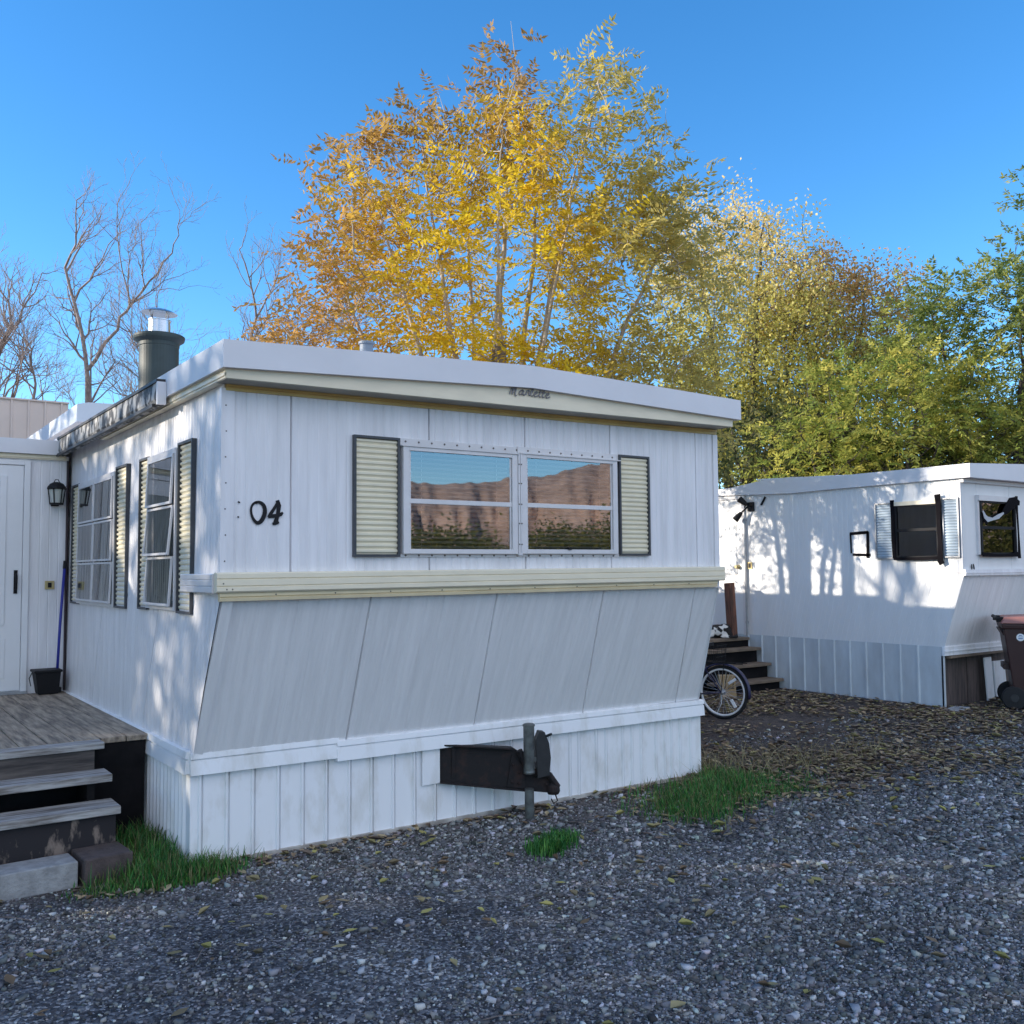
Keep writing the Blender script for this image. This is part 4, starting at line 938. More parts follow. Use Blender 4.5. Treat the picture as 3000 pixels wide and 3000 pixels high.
# local x along its side (to the right in the photo), y away from the viewer
m_ = MB(); m_.hexa([(.10, .02, .05), (.72, .04, .02), (.72, .50, .02), (.10, .52, .05), (-.005, -.02, .905), (.80, -.02, .905), (.80, .58, .905), (-.005, .58, .905)]); 
m_.hexa([(-.01, -.03, .86), (.82, -.03, .86), (.82, .59, .86), (-.01, .59, .86), (-.02, -.035, .915), (.83, -.035, .915), (.83, .60, .915), (-.02, .60, .915)])
m_.hexa([(.01, .06, .78), (.05, .06, .78), (.05, .5, .78), (.01, .5, .78), (-.035, .06, .86), (.05, .06, .86), (.05, .5, .86), (-.035, .5, .86)])
bb = m_.build('body', M['bin'], W_, bevel=.012)
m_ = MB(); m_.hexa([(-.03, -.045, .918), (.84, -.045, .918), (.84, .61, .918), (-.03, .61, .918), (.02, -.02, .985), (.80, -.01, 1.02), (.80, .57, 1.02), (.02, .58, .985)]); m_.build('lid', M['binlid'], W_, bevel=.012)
m_ = MB(); m_.tube([(-.055, .03, .975), (-.055, .53, .975)], .020, 10); m_.box(-.06, .01, .06, .10, .93, .985); m_.box(-.06, .01, .46, .50, .93, .985); m_.build('handle', M['black'], W_, bevel=.003)
for y in (-.0, .50):
    m_ = MB(); m_.lathe((.085, y, .125), [(.05, 0), (.115, .004), (.125, .015), (.125, .05), (.115, .06), (.05, .064)], 28, (0, 1, 0)); wh = m_.build('wheel', M['tyre'], W_)
    m_ = MB(); m_.lathe((.085, y - .004, .125), [(.0, 0), (.04, 0), (.045, .006)], 20, (0, 1, 0)); m_.build('hub', M['gear'], wh)
m_ = MB(); m_.box(.0, .16, .10, .48, .42, .48); m_.build('axle_box', M['bin'], bb)
def bs(x, z): return (x, -.0365 + .0 + (.06 - .0) * 0 + .047 * (.905 - z) * .85 - .0005 + .012, z)
m_ = MB(); V = [bs(.16 + .040 * math.cos(a), .775 + .040 * math.sin(a)) for a in np.linspace(0, 2 * math.pi, 28, endpoint=False)]
m_.add(V, [tuple(range(28))]); m_.build('round_emblem', M['white'], bb)
m_ = MB(); m_.add([(x, y - .001, z) for x, y, z in [bs(.135, .78), bs(.15, .80), bs(.17, .798), bs(.183, .782), bs(.165, .788), bs(.15, .785)]], [(0, 1, 2, 3, 4, 5)]); m_.add([(x, y - .001, z) for x, y, z in [bs(.137, .772), bs(.183, .772), bs(.180, .757), bs(.14, .757)]], [(0, 1, 2, 3)]); m_.build('emblem_marks', mat('grey_blue_print', (.25, .35, .5), .5), bb)
m_ = MB(); random.seed(5)
for z0, z1, n in ((.778, .803, 9), (.737, .762, 10)):
    x = .215
    for i in range(n):
        wq = random.choice((.022, .026, .030)); m_.add([bs(x, z0), bs(x + wq, z0), bs(x + wq, z1), bs(x, z1)], [(0, 1, 2, 3)]); x += wq + .006
m_.add([bs(.23, .690), bs(.31, .690), bs(.31, .700), bs(.23, .700)], [(0, 1, 2, 3)])
m_.build('lettering', M['white'], bb)

# slab by the far home's corner, tall tan building far behind
block('flat_slab', (8.22, .42, 0), (.36, .16, .03), R_(12), M['conc'], 'flat grey slab on the ground by the far home\'s front corner', 'slab')
Pk = empty('metal_building', (-4, 16, 0)); tag(Pk, 'tall tan metal building standing behind the entry room', 'building')
L = 14.0; ps = [L - .12 - i * .305 for i in range(44)][::-1]
child(corr('wall', (-11.7, 16, 0), (2.29, 16, 0), (2.29, 16, 5.0), (-11.7, 16, 5.0), ribs(L, ps, .03, .03), (0, -1, 0), M['pink'], None), Pk)
m_ = MB(); m_.box(2.28, 2.30, 16.01, 24, 0, 4.98); m_.box(-11.7, 2.3, 23.9, 24, 0, 4.98); child(m_.build('far_walls', M['pink']), Pk)
m_ = MB(); m_.box(-11.8, 2.31, 15.96, 24.1, 5.0, 5.03); child(m_.build('roof', M['pink']), Pk)
# ------------------------------------------------------------------ trees
RH = np.array([.8176, -.5757, 0]); RH /= np.linalg.norm(RH); FH = np.array([-RH[1], RH[0], 0])
def sample_crown(ells, n, rg, shell=.55):
    """n points through a union of ellipsoids (right, depth, z, rr, rd, rz [, weight]); denser towards the shell"""
    wt = np.array([e[3] * e[4] * e[5] * (e[6] if len(e) > 6 else 1) for e in ells]); wt /= wt.sum()
    k = rg.choice(len(ells), n, p=wt); E_ = np.array([e[:6] for e in ells])[k]
    d = rg.normal(size=(n, 3)); d /= np.linalg.norm(d, axis=1)[:, None]
    r = rg.random(n) ** (1 / 3 * (1 - shell * .6)); r = r * (1 + .10 * rg.normal(size=n))
    q = E_[:, :3] + d * r[:, None] * E_[:, 3:]
    return q, d
def to_world(base, q): return base + q[:, :1] * RH + q[:, 1:2] * FH + q[:, 2:3] * np.array([0, 0, 1.])
def unit(a): return a / np.maximum(np.linalg.norm(a, axis=-1, keepdims=True), 1e-9)

class Tubes:
    """many thin tubes in one fast mesh"""
    def __init__(s): s.V = []; s.F = []; s.n = 0
    def add(s, P, r, k=5):
        P = np.asarray(P, float); m = len(P); r = np.broadcast_to(np.asarray(r, float), (m,))
        t = unit(np.gradient(P, axis=0)); ref = np.array([.31, .95, .05]) if abs(t[0][1]) < .9 else np.array([1., 0, 0])
        a = unit(np.cross(t, ref)); b = np.cross(t, a); q = np.arange(k) * 2 * np.pi / k
        V = P[:, None, :] + (a[:, None, :] * np.cos(q)[None, :, None] + b[:, None, :] * np.sin(q)[None, :, None]) * r[:, None, None]
        i = np.arange(m - 1)[:, None] * k; j = np.arange(k)[None, :]; j2 = (j + 1) % k
        F = np.stack([i + j, i + j2, i + k + j2, i + k + j], -1).reshape(-1, 4) + s.n
        s.V.append(V.reshape(-1, 3)); s.F.append(F); s.n += m * k
    def build(s, name, mt, parent): return fast_mesh(name, np.concatenate(s.V), np.concatenate(s.F), mt, parent, True)

def bez(p0, p1, p2, n):
    t = np.linspace(0, 1, n)[:, None]; return p0 * (1 - t) ** 2 + 2 * p1 * t * (1 - t) + p2 * t ** 2

def pinnate(P, D, rg, n=8, ln=.42, ll=.10, lw=.030, droop=.25):
    """compound leaves: P (m,3) bases, D (m,3) directions -> quads (m*(2n+1),4,3)"""
    m = len(P); D = unit(D); up = np.array([0, 0, 1.]); side = unit(np.cross(D, up) + 1e-4); nrm = np.cross(side, D)
    roll = rg.normal(0, .5, m)[:, None]; side = side * np.cos(roll) + nrm * np.sin(roll)
    ln = ln * rg.uniform(.65, 1.2, m); dr = droop * rg.uniform(.3, 1.6, m)
    t = np.linspace(.18, 1, n); out = []
    for s_ in (-1, 1):
        for ti in t:
            b = P + D * (ln * ti)[:, None]; b[:, 2] -= dr * ti ** 2 * ln / .42 * .5
            ld = unit(side * s_ + D * .45 + rg.normal(0, .22, (m, 3)) - up * rg.uniform(.0, .5, m)[:, None])
            l = ll * (1 - .45 * abs(ti - .5) * 1.2) * rg.uniform(.75, 1.15, m); wv = unit(D - ld * np.sum(D * ld, 1)[:, None] + rg.normal(0, .45, (m, 3))) * lw * .5
            out.append(np.stack([b, b + ld * (l * .42)[:, None] + wv, b + ld * l[:, None], b + ld * (l * .42)[:, None] - wv], 1))
    b = P + D * ln[:, None]; b[:, 2] -= dr * ln / .42 * .5; wv = side * lw * .5
    out.append(np.stack([b, b + D * ll * .4 + wv, b + D * ll, b + D * ll * .4 - wv], 1))
    return np.concatenate(out), np.tile(np.arange(m), len(out))
def simple_leaves(P, rg, size, out=None, hang=.3):
    m = len(P); d = unit(rg.normal(size=(m, 3)) + np.array([0, 0, -hang])); a = unit(np.cross(d, rg.normal(size=(m, 3)))); s_ = size * rg.uniform(.6, 1.3, m)[:, None]
    return np.stack([P, P + d * s_ * .45 + a * s_ * .3, P + d * s_, P + d * s_ * .45 - a * s_ * .3], 1)
def quads(name, Q, col, mt, parent):
    return fast_mesh(name, Q.reshape(-1, 3), np.arange(len(Q) * 4).reshape(-1, 4), mt, parent, False, col)

def leafy_tree(name, label, base, ells, nclu, nleaf, stems, colf, seed, kind='pinnate', size=.08, lpar={}, bark='bark', stem_r=.07, group=None, shell=.55, spread=.30, cat='tree', whips=0, base_sp=.04):
    rg = np.random.default_rng(seed); base = np.array(base, float)
    t = empty(name, tuple(base)); tag(t, label, cat, group)
    q, d = sample_crown(ells, nclu, rg, shell); C = to_world(base, q) - base
    tb = Tubes(); nodes = []
    for tip, bend, r0 in stems:
        e = tip[0] * RH + tip[1] * FH + np.array([0, 0, tip[2]]); mid = np.array([e[0] * bend, e[1] * bend, e[2] * .5]); p0 = np.array([e[0] * base_sp, e[1] * base_sp, 0])
        P = bez(p0, mid, e, 16) + rg.normal(0, .03, (16, 3)) * np.linspace(0, 1, 16)[:, None]
        tb.add(P, np.linspace(stem_r * r0, .008, 16), 8); nodes.append(P[4:])
    nodes = np.concatenate(nodes); wood = [nodes]
    order = np.argsort(q[:, 2])
    for i in order:
        c = C[i]; lo = nodes[nodes[:, 2] < c[2] - .15] if np.any(nodes[:, 2] < c[2] - .15) else nodes
        dd = np.linalg.norm(lo - c, axis=1) + .25 * np.abs(lo[:, 2] - c[2]); s_ = lo[np.argmin(dd)]
        mid = (s_ + c) / 2 + rg.normal(0, .08, 3) + np.array([0, 0, -.04]); L_ = np.linalg.norm(c - s_)
        P = bez(s_, mid, c, 6); tb.add(P, np.linspace(.006 + .006 * min(L_, 2), .0035, 6), 4)
        nodes = np.concatenate([nodes, P[2:5]]) if len(nodes) < 3500 else nodes
    for i in range(whips):
        k = int(rg.choice(np.argsort(q[:, 2] + .35 * q[:, 0] * rg.choice([-1, 1]))[-90:])); d_ = unit(np.array([rg.normal(0, .18), rg.normal(0, .18), 1.])); L_ = rg.uniform(.35, .95)
        tb.add(np.stack([C[k] - d_ * .2, C[k] + d_ * L_ * .5 + rg.normal(0, .02, 3), C[k] + d_ * L_]), [.006, .004, .0022], 4)
    tb.build('trunk', M[bark], t)
    if nleaf:
        P = np.repeat(C, nleaf, 0); qq = np.repeat(q, nleaf, 0); m = len(P)
        if kind == 'pinnate':
            D = unit(rg.normal(size=(m, 3)) * [1, 1, .6] + np.repeat(unit(C - C.mean(0)), nleaf, 0) * .6 + np.array([0, 0, .25]))
            P = P + rg.normal(0, spread, (m, 3)) * .45
            Q, ix = pinnate(P, D, rg, **lpar)
        else:
            P = P + rg.normal(0, spread, (m, 3)); Q = simple_leaves(P, rg, size); ix = np.arange(m)
        loc = np.stack([P @ RH, P @ FH, P[:, 2]], 1); col = colf(loc, rg)[ix] * rg.uniform(.8, 1.2, (len(ix), 1))
        quads('crown', Q, col, M['leaf'], t)
    return t
def mixc(a, b, t): t = np.clip(t, 0, 1)[:, None]; return np.array(a) * (1 - t) + np.array(b) * t

# the big golden tree between the homes
def col_main(p, rg):
    m = len(p); j = rg.normal(0, .22, m)
    yel, org, olv, brn = (.80, .57, .03), (.56, .32, .085), (.50, .41, .12), (.38, .23, .08)
    c = mixc(yel, org, (-.55 - p[:, 0]) / 1.3 + j)                                          # turning orange on the left
    c = np.where((p[:, 0] > .45 + j)[:, None], mixc(c_ := np.broadcast_to(yel, (m, 3)).copy(), olv, (p[:, 0] - .2) / .9 + j) if False else mixc(yel, olv, (p[:, 0] - .5) / 1.4 + j), c)
    hi = np.clip((p[:, 2] - 5.7) / 1.6 + j, 0, 1)[:, None]; c = c * (1 - hi) + np.where((p[:, 0] < .6)[:, None], np.array(brn), np.array(olv)) * hi
    return c
MT = (5.03, 4.50, 0)
ells = [(0, 0, 5.6, 2.5, 2.0, 1.75, 1.1), (.85, 0, 6.8, 1.6, 1.4, 1.35, 1.2), (-1.5, .2, 5.1, 1.45, 1.4, 1.55, 1.2), (2.0, .1, 5.2, 1.35, 1.4, 1.6, 1.4), (-.85, 0, 6.6, 1.15, 1.0, 1.05, 1.2), (1.4, 0, 3.9, 1.9, 1.2, .75, 1.3), (-1.9, .2, 4.1, 1.35, 1.1, .75, 1.0), (1.35, 0, 7.7, .45, .45, .9, 2.2), (.15, 0, 7.75, .45, .45, .75, 2.2), (-1.55, 0, 6.5, .5, .5, .7, 1.6), (2.55, 0, 5.9, .5, .5, .6, 1.6), (0, 0, 4.0, 1.8, 1.0, .6, 1.6), (2.3, 0, 4.3, .8, .8, .6, 1.2), (0, .2, 2.7, 1.5, 1.0, .7, .22), (-2.4, .1, 4.6, .9, .8, .7, 1.2)]
ells = [tuple(v * .94 if i < 6 else v for i, v in enumerate(e)) for e in ells]; ells = [(e[0] - .02, e[1], e[2] + .12) + e[3:] for e in ells]
stems = [((-.9, .1, 6.9), .25, 1.0), ((.25, -.1, 7.5), .2, 1.1), ((1.40, .1, 7.6), .22, 1.1), ((-2.2, .2, 6.0), .42, .8), ((2.5, .1, 6.3), .35, .9), ((-1.6, -.3, 6.7), .3, .8), ((.8, .5, 7.6), .3, .9), ((1.1, -.6, 6.6), .35, .7), ((-.4, .8, 6.9), .35, .8), ((2.3, .3, 4.5), .55, .7), ((-2.6, 0, 4.7), .5, .6), ((.1, -.9, 6.4), .4, .7)]
leafy_tree('golden_tree', 'big golden and olive autumn tree with many pale stems rising between the two homes', MT, ells, 590, 6, stems, col_main, 11, lpar=dict(n=8, ln=.40, ll=.105, lw=.034), stem_r=.078, whips=26, base_sp=.13)

# trees behind the far home
def P2(px, Z):      # a place on the ground at depth Z along the picture's middle plane, px in 0..1932
    return None
def at(r, z): b = np.array([CAM.x, CAM.y, 0]) + r * RH + z * FH; return (b[0], b[1], 0)
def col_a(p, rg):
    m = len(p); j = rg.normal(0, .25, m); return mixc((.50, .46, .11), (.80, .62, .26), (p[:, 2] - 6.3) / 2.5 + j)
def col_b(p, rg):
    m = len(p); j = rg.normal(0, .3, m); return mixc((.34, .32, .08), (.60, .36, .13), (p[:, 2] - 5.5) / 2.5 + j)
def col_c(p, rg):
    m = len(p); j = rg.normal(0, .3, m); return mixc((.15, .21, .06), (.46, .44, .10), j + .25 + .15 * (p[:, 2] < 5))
def col_d(p, rg):
    m = len(p); j = rg.normal(0, .35, m); return mixc((.22, .28, .055), (.60, .52, .11), j + .35)
def col_e(p, rg):
    m = len(p); j = rg.normal(0, .35, m); return mixc((.045, .065, .026), (.15, .15, .045), j + .3)
stA = [((-.8, .2, 8.6), .3, 1.2), ((.6, 0, 9.2), .3, 1.4), ((1.5, .3, 7.5), .4, 1.0), ((-1.5, 0, 6.5), .5, .9), ((.2, -.8, 7), .4, 1)]
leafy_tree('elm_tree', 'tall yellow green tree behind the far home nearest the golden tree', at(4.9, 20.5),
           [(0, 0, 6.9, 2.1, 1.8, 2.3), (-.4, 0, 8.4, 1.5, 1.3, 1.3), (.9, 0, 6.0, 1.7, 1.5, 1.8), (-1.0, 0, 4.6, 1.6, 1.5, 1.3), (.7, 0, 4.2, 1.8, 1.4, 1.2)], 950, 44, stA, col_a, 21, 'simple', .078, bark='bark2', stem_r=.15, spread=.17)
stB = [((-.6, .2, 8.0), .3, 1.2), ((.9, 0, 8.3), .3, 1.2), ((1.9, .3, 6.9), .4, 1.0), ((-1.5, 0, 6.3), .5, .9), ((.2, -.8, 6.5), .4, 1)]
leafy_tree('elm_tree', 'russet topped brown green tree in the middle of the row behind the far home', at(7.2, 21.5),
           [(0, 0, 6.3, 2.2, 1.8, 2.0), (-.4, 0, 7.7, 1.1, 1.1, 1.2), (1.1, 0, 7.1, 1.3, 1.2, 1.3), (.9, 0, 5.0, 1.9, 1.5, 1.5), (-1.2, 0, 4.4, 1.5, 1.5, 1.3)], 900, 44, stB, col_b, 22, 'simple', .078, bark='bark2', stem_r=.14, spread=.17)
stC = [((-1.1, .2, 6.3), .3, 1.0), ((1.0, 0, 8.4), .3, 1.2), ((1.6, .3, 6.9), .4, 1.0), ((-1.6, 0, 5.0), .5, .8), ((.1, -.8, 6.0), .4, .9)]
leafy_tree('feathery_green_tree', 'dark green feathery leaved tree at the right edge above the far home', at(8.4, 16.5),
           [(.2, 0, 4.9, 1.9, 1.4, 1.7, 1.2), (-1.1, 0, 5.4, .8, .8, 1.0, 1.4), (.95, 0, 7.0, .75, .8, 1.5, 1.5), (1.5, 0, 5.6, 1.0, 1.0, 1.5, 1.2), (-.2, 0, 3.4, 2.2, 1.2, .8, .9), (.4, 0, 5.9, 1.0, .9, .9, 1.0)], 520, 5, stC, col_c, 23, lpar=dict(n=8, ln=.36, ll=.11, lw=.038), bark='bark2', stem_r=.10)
stD = [((-.7, .2, 4.6), .3, 1.0), ((.8, 0, 4.8), .3, 1.0), ((1.2, .3, 4.0), .4, 1.0), ((-1.3, 0, 3.9), .5, .8)]
leafy_tree('bright_leaved_tree', 'low bright yellow green tree just behind the far home\'s roof', at(5.85, 15.3),
           [(-.1, 0, 4.0, 1.1, 1.0, .9), (.9, .2, 3.6, 1.3, .9, .95), (-.9, 0, 3.3, 1.1, .9, .75), (.35, 0, 4.7, .55, .6, .55), (1.8, .3, 4.1, .9, .9, .8)], 330, 5, stD, col_d, 24, lpar=dict(n=7, ln=.34, ll=.095, lw=.034), bark='bark2', stem_r=.06)
leafy_tree('shade_tree', 'dark green low tree in the gap behind the far home nearest the near roof', at(4.5, 17.0),
           [(0, 0, 3.5, 1.5, 1.0, 1.1), (1.2, 0, 3.1, 1.2, 1.0, 1.0), (2.6, 0, 3.0, 1.4, 1.0, .9)], 420, 44, stD, col_e, 25, 'simple', .085, bark='bark2', stem_r=.08, spread=.18)
leafy_tree('shade_tree', 'dark green low tree behind the far home under the feathery tree', at(9.2, 18.2),
           [(0, 0, 3.6, 1.7, 1.0, 1.2), (-1.6, 0, 3.2, 1.6, 1.0, 1.0), (1.4, 0, 3.9, 1.2, 1.0, 1.2)], 420, 44, stD, col_e, 26, 'simple', .085, bark='bark2', stem_r=.08, spread=.18)

# bare trees on the left
def bare_tree(label, base, trunk_pts, r0, seed, levels=4, zs=1.0, kids=(7, 5, 4, 3), ln=(2.3, 1.1, .55, .28)):
    rg = np.random.default_rng(seed); t = empty('bare_tree', base); tag(t, label, 'tree', 'bare trees behind the entry room')
    tk = Tubes(); tw = Tubes()
    def grow(P, r, lev):
        (tk if lev == 0 else tw).add(P, np.linspace(r, max(r * .35, .004), len(P)), 8 if lev == 0 else (5 if lev < 3 else 3))
        if lev >= levels: return
        n = kids[lev] + rg.integers(-1, 2); ax = unit(P[-1] - P[0])
        for i in range(max(n, 2)):
            f = rg.uniform(.28 if lev == 0 else .2, 1.0) if i else 1.0; k = f * (len(P) - 1); a = int(min(k, len(P) - 2)); s_ = P[a] * (1 - (k - a)) + P[a + 1] * (k - a)
            d = rg.normal(size=3); d -= ax * np.dot(d, ax); d = unit(d); dirn = unit(ax * rg.uniform(.6, 1.1) + d * rg.uniform(.45, .95) + np.array([0, 0, .30]))
            L_ = ln[lev] * rg.uniform(.6, 1.25) * (1.1 - .4 * f); m = 6
            e = s_ + dirn * L_; mid = s_ + dirn * L_ * .5 + rg.normal(0, .09 * L_, 3) - np.array([0, 0, .06 * L_])
            Q = bez(s_, mid, e, m) + np.concatenate([[np.zeros(3)], rg.normal(0, .02 * L_, (m - 1, 3))])
            grow(Q, r * (.50 if lev == 0 else .55) * (1.1 - .4 * f), lev + 1)
    for tp, rf in trunk_pts:
        K_ = np.array([p[0] * RH + p[1] * FH + np.array([0, 0, p[2] * zs]) for p in tp]); u = np.linspace(0, len(K_) - 1, 14)
        P = np.stack([np.interp(u, np.arange(len(K_)), K_[:, i]) for i in range(3)], 1); P[1:-1] += rg.normal(0, .03, (12, 3)); grow(P, r0 * rf, 0)
    tk.build('trunk', M['bark3'], t); tw.build('branches', M['bark3'], t); return t
bare_tree('tall bare tree left of the chimney with a curved double trunk', at(-11.0, 24), [([(0, 0, 0), (0, 0, 5), (.45, 0, 6.4), (.3, 0, 8.6), (-.2, 0, 10.6)], 1.0), ([(.42, 0, 7.6), (1.3, 0, 9.2), (2.5, 0, 11.0)], .55), ([(-.15, 0, 5.0), (-.9, 0, 6.6), (-1.0, 0, 8.2)], .6), ([(.2, 0, 5.6), (1.0, 0, 6.3), (2.0, 0, 7.2)], .3)], .090, 41, zs=.87)
bare_tree('bare tree behind the chimney beside the golden tree', at(-7.3, 23), [([(0, 0, 0), (-.2, 0, 5), (.2, 0, 6.4), (.9, 0, 7.8), (1.2, 0, 9.8)], 1.0), ([(0, 0, 5.2), (-1.2, 0, 6.8), (-1.1, 0, 8.2)], .55), ([(.6, 0, 7.2), (1.8, 0, 8.3), (2.6, 0, 9.4)], .55), ([(.5, 0, 5), (1.0, 0, 6.2), (2.2, 0, 7.4)], .5)], .085, 42, zs=.78, kids=(8, 6, 4, 3))
bare_tree('small bare tree low between the tall bare tree and the chimney', at(-10.2, 27), [([(0, 0, 0), (-.1, 0, 4), (.1, 0, 5.4), (.4, 0, 7.2)], 1.0), ([(0, 0, 4.2), (-.8, 0, 5.6), (-1.0, 0, 6.6)], .6)], .07, 43, zs=.85)
bare_tree('bare tree whose branch tips enter at the left edge', at(-14.2, 24), [([(0, 0, 0), (.2, 0, 5), (.9, 0, 7.2), (1.7, 0, 9.0)], 1.0), ([(.3, 0, 5.2), (1.1, 0, 6.0), (1.8, 0, 7.0)], .6)], .10, 44, zs=.85)

bare_tree('leafless tree beyond the left edge whose branch shadows cross the far home', (-4.7, 9.0, 0), [([(0, 0, 0), (.1, 0, 3.6), (.25, 0, 5.6), (.1, 0, 7.4)], 1.0), ([(.15, 0, 4.2), (1.2, .3, 5.6), (1.7, .4, 6.8)], .62), ([(.1, 0, 3.8), (-.9, -.2, 5.4), (-1.5, 0, 6.9)], .62), ([(.2, 0, 4.8), (.5, -1.0, 6.0), (.6, -1.5, 7.0)], .5)], .15, 47, levels=3, kids=(6, 4, 3, 2))

# post with a brown box among the golden tree's stems
pb = empty('wooden_post', at(-.13, 11.35)); tag(pb, 'wooden post with a dark brown box behind the golden tree\'s stems', 'post')
m_ = MB().box(-.06, .06, -.06, .06, 0, 3.85); m_.build('post', M['boards'], pb); m_ = MB(); m_.box(-.062, .062, -.062, .062, 3.84, 4.25); m_.box(-.072, .072, -.072, .072, 4.02, 4.04); m_.build('post_box', M['stain'], pb, bevel=.01)

# tree belts: unseen left one added to shade the lane; one behind the viewer
def belt(name, centres, n, size, colf, seed, label, cat, par=None):
    rg = np.random.default_rng(seed); Q = []; Cc = []
    for c in centres:
        d = rg.normal(size=(n, 3)); d = unit(d); r = rg.random(n) ** .28 * (1 + .12 * rg.normal(size=n)); P = np.array(c[:3]) + d * r[:, None] * np.array(c[3:6])
        P = P[P[:, 2] > .05]; Q.append(simple_leaves(P, rg, size)); Cc.append(colf(P, rg))
    return tag(quads(name, np.concatenate(Q), np.concatenate(Cc), M['leaf'], None), label, cat, kind='stuff')
cents = [(-12.5 + .7 * math.sin(i * 2.3), -1.2 + i * 1.75, 4.0 + .25 * math.sin(i * 1.7), 2.0, 1.75, 4.0) for i in range(10)]
belt('treeline', cents, 5200, .19, col_c, 51, 'unseen dense tree belt added beyond the left edge to shade the lane', 'tree belt')
def col_r(p, rg): m = len(p); return mixc((.09, .11, .03), (.36, .32, .09), rg.normal(.35, .35, m))
cents = [(6 + rd * math.cos(a) + rng.uniform(-2, 2), -5 + rd * math.sin(a) + rng.uniform(-2, 2), 1.2 + 1.0 * (a > -.78), 2.4, 2.4, rng.uniform(1.9, 3.0) + 2.4 * (a > -.78)) for rd in (33, 39) for a in np.radians(np.arange(-86, -8, 3.4))]
belt('treeline', cents, 2600, .22, col_r, 52, 'bushy tree belt across the lane seen in the front window\'s reflection', 'tree belt')

# ------------------------------------------------------------------ gravel, leaves, grass
def in_view(x, y, pad=.08):
    v = np.stack([x - CAM.x, y - CAM.y], 1); f = v @ FH[:2]; r = v @ RH[:2]
    return (f > 2.9) & (np.abs(r) < f * (.53 + pad))
def clear(x, y):
    m = ~((x > -.01) & (x < 3.95) & (y > -.02)) & ~((x > 8.3) & (y > .6)) & ~((x < .0) & (y > .02)) & ~((x > 7.1) & (y > 2.75))
    return m
rg = np.random.default_rng(99)
def scatter(n, x0, x1, y0, y1):
    x = rg.uniform(x0, x1, n); y = rg.uniform(y0, y1, n); k = in_view(x, y, .40) & clear(x, y); return x[k], y[k]
def lumps(x, y, s): return np.sin(x * 1.3 * s + .7 * y * s) + np.sin(y * 1.9 * s - x * .6 * s + 1) + .7 * np.sin((x + y) * 3.1 * s) + .5 * np.sin((x - 1.7 * y) * 4.3 * s)
x, y = scatter(1150000, -5.5, 10.5, -6.0, .9)
dist = np.hypot(x - CAM.x, y - CAM.y)
off_ = np.where(in_view(x, y), 1.0, .45); prob = off_ * np.clip(.52 + .34 * lumps(x, y, .8), .12, 1) * np.clip(1.9 - dist / 6.2, .10, 1) * np.where(y + .13 * x > .1, .35, 1)
k = rg.random(len(x)) < prob * 1.0; x, y, dist = x[k], y[k], dist[k]; n = len(x)
size = np.exp(rg.normal(math.log(.0052), .50, n)) * np.where(dist > 6, 1.4, 1); size = np.clip(size, .0035, .022)
cube = np.array([(-1, -1, -1), (1, -1, -1), (1, 1, -1), (-1, 1, -1), (-1, -1, 1), (1, -1, 1), (1, 1, 1), (-1, 1, 1)], float)
cf = np.array([(0, 3, 2, 1), (4, 5, 6, 7), (0, 1, 5, 4), (1, 2, 6, 5), (2, 3, 7, 6), (3, 0, 4, 7)])
Vv = cube[None] * rg.uniform(.35, 1.0, (n, 8, 3)) * (size[:, None] * rg.uniform(.6, 1.25, (n, 3)) * [1, 1, .72])[:, None, :]
an = rg.uniform(0, 2 * np.pi, n); tl = rg.normal(0, .35, n); ca, sa = np.cos(an), np.sin(an)
X_ = Vv[:, :, 0] * ca[:, None] - Vv[:, :, 1] * sa[:, None]; Y_ = Vv[:, :, 0] * sa[:, None] + Vv[:, :, 1] * ca[:, None]; Z_ = Vv[:, :, 2] + X_ * tl[:, None] * .6
pos = np.stack([X_ + x[:, None], Y_ + y[:, None], Z_ + (ground_h(x, y) + size * .28)[:, None]], -1).reshape(-1, 3)
Fs = (cf[None] + (np.arange(n) * 8)[:, None, None]).reshape(-1, 4)
g_ = np.exp(rg.normal(math.log(.150), .55, n)); g_ = np.where(rg.random(n) < .16, g_ * 2.5, g_); g_ = np.clip(g_, .035, .56); tint = np.stack([g_ * rg.normal(1.0, .05, n), g_ * rg.normal(1.0, .03, n), g_ * rg.normal(1.0, .06, n)], 1)
tag(fast_mesh('gravel', pos, Fs, M['stone'], col=np.repeat(tint, 6, 0)), 'loose dark grey gravel covering the lane', 'gravel', kind='stuff')

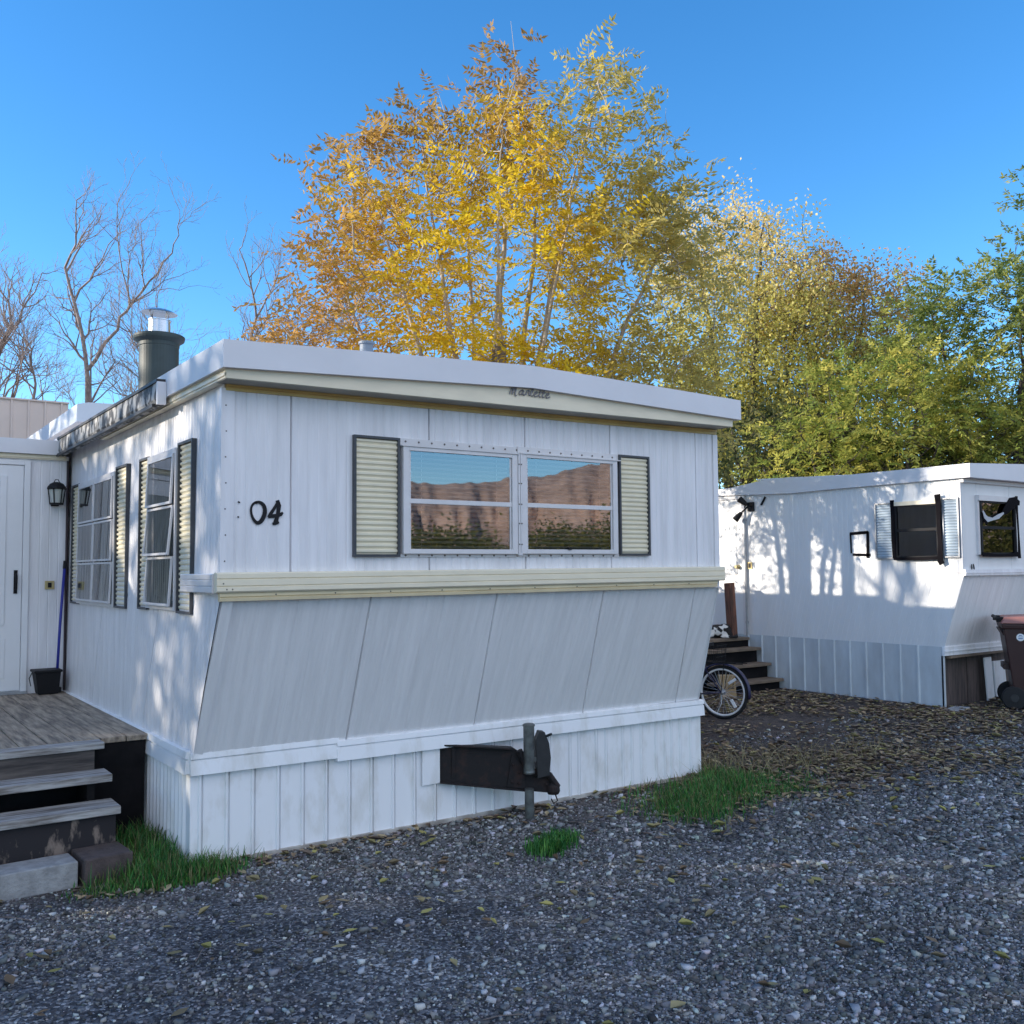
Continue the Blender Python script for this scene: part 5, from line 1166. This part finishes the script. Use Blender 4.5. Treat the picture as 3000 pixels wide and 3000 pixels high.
def leaf_litter(x, y, size, cols):
    n = len(x); a = rg.uniform(0, 2 * np.pi, n); d = np.stack([np.cos(a), np.sin(a)], 1); p = np.stack([-d[:, 1], d[:, 0]], 1); s_ = size * rg.uniform(.6, 1.35, n)
    wd = s_ * rg.uniform(.35, .62, n); cu = rg.uniform(-.15, .5, n) * s_ * .6; z0 = ground_h(x, y) + .012 + rg.uniform(0, .012, n); tip = rg.normal(0, .25, n) * s_
    V = []
    for u, v, lift in ((-.5, 0, .25), (-.12, -.5, 1), (-.12, 0, -.15), (-.12, .5, 1), (.22, -.4, .8), (.22, 0, -.1), (.22, .4, .8), (.55, 0, .5)):
        V.append(np.stack([x + d[:, 0] * u * s_ + p[:, 0] * v * wd, y + d[:, 1] * u * s_ + p[:, 1] * v * wd, z0 + np.maximum(cu, 0) * lift + tip * u * .5 + .0 * u], 1))
    V = np.stack(V, 1); V[:, :, 2] = np.maximum(V[:, :, 2], (ground_h(x, y) + .004)[:, None])
    f4 = np.array([(0, 1, 2, 2), (0, 2, 3, 3), (1, 4, 5, 2), (2, 5, 6, 3), (4, 7, 5, 5), (5, 7, 6, 6)])
    f3 = np.array([(0, 1, 2), (0, 2, 3), (1, 4, 5), (1, 5, 2), (2, 5, 6), (2, 6, 3), (4, 7, 5), (5, 7, 6)])
    F = (f3[None] + (np.arange(n) * 8)[:, None, None]).reshape(-1, 3); ci = rg.integers(0, len(cols), n); c = np.array(cols)[ci] * rg.uniform(.6, 1.25, (n, 1))
    return V.reshape(-1, 3), F, np.repeat(c, 8, 0)
tans = [(.38, .28, .17), (.30, .22, .14), (.46, .37, .22), (.19, .13, .09), (.36, .31, .14), (.26, .20, .15), (.15, .11, .09)]
x1_, y1_ = scatter(60000, 2.0, 13, -2.6, 3.6)
# drift: thick along the edge of the lane and in the yard between the homes
e = y1_ + .30 * x1_ + .25 * lumps(x1_, y1_, 1.0) * .5
pr = np.clip((e + .10) / 1.0, 0, 1) * np.clip(.40 + .28 * lumps(x1_, y1_, 1.3), .05, 1) * np.where(x1_ > 8.1, .55, 1); k = rg.random(len(x1_)) < pr * .85; xa, ya = x1_[k], y1_[k]
x2, y2 = scatter(5200, -4, 10, -4.6, 1.2); k = rg.random(len(x2)) < .10 + .22 * (y2 + .3 * x2 > -1.6); x2, y2 = x2[k], y2[k]
x3 = np.concatenate([rg.uniform(-.6, 4.2, 420), rg.normal(3.5, .5, 260), rg.normal(-.1, .2, 50)]); y3 = np.concatenate([-np.abs(rg.normal(0, .10, 420)) - .05, rg.normal(-.80, .22, 260), rg.normal(-.25, .1, 50)]); k = (lumps(x3, y3, 1.5) > -.4) & clear(x3, y3); x3, y3 = x3[k], y3[k]
parts = [leaf_litter(xa, ya, .068, tans), leaf_litter(x2, y2, .062, [(.40, .36, .12), (.34, .28, .14), (.30, .24, .14), (.22, .15, .09)]), leaf_litter(x3, y3, .055, tans)]
V = np.concatenate([p[0] for p in parts]); off = np.cumsum([0] + [len(p[0]) for p in parts[:-1]]); F = np.concatenate([p[1] + o for p, o in zip(parts, off)]); c = np.concatenate([p[2] for p in parts])
tag(fast_mesh('fallen_leaves', V, F, M['litter'], col=c), 'dry tan and yellow leaves fallen over the yard and lane edge', 'leaves', kind='stuff')
# small sticks on the gravel
sticks = Tubes(); xs_, ys_ = scatter(260, -2.5, 8, -4.4, .4)
for a, b in zip(xs_[:70], ys_[:70]):
    th = rg.uniform(0, 6.28); l = rg.uniform(.05, .22); z = float(ground_h(a, b)) + .014
    sticks.add(np.array([[a, b, z], [a + math.cos(th) * l * .5 + rg.normal(0, .008), b + math.sin(th) * l * .5, z + .008], [a + math.cos(th) * l, b + math.sin(th) * l, z]]), .0022, 4)
tag(sticks.build('twigs', M['bark3'], None), 'thin dry twigs scattered on the gravel', 'twigs', kind='stuff')

def grass(label, pts, n, h, cols, spread, lean=.35, wd=.0042):
    c = np.array(pts)[rg.integers(0, len(pts), n)]; P = np.stack([c[:, 0] + rg.normal(0, 1, n) * c[:, 2], c[:, 1] + rg.normal(0, 1, n) * c[:, 3], np.zeros(n)], 1)
    k = clear(P[:, 0], P[:, 1] ) | ((P[:, 0] < 0) & (P[:, 0] > -.30) & (P[:, 1] < .74)); P = P[k]; c = c[k]; n = len(P); P[:, 2] = ground_h(P[:, 0], P[:, 1])
    hh = h * c[:, 4] * rg.uniform(.35, 1.2, n); a = rg.uniform(0, 6.28, n); d = np.stack([np.cos(a), np.sin(a), np.zeros(n)], 1); sd_ = np.stack([-d[:, 1], d[:, 0], np.zeros(n)], 1) * wd * rg.uniform(.6, 1.4, n)[:, None]
    ln_ = lean * rg.uniform(.2, 2.0, n) * hh; up = np.array([0, 0, 1.]); m1 = P + up * (hh * .55)[:, None] + d * (ln_ * .35)[:, None]; tp = P + up * (hh * .92)[:, None] + d * ln_[:, None]
    Q1 = np.stack([P - sd_, P + sd_, m1 + sd_ * .8, m1 - sd_ * .8], 1); Q2 = np.stack([m1 - sd_ * .8, m1 + sd_ * .8, tp + sd_ * .12, tp - sd_ * .12], 1)
    co = np.array(cols)[rg.integers(0, len(cols), n)] * rg.uniform(.6, 1.3, (n, 1))
    return tag(quads('grass', np.concatenate([Q1, Q2]), np.concatenate([co, co]), M['blade'], None), label, 'grass', kind='stuff')
gr = [(.05, .20, .045), (.07, .25, .05), (.13, .31, .06), (.04, .15, .04)]; dry = gr + [(.24, .21, .10), (.15, .18, .06)]
grass('green grass growing at the home\'s far front corner', [(3.05, -.72, .16, .15, .8), (3.35, -.55, .20, .18, 1.0), (3.70, -.42, .16, .14, 1.1), (3.95, -.25, .10, .15, .9), (3.9, -.7, .22, .12, .5), (4.2, -.3, .25, .2, .35)], 9000, .085, dry, 0, wd=.003)
grass('small tuft of grass in the gravel before the hitch', [(1.80, -.84, .075, .05, 1.0), (1.95, -.74, .06, .04, .8)], 900, .075, gr, 0)
grass('green grass between the stair and the home\'s near corner', [(-.14, .42, .09, .20, 1.15), (-.20, .05, .12, .10, .9), (-.02, -.12, .12, .06, .75), (-.30, -.12, .12, .06, .35), (-.10, -.18, .14, .05, .5)], 6500, .13, dry, 0, wd=.003)
grass('straw coloured dry weeds among the yard leaves', [(4.5, -.12, .30, .22, 1.0), (4.0, .1, .2, .2, .9), (5.2, -.3, .4, .2, .7)], 700, .17, [(.30, .25, .13), (.24, .19, .10), (.36, .31, .17)], 0, lean=1.1, wd=.0026)
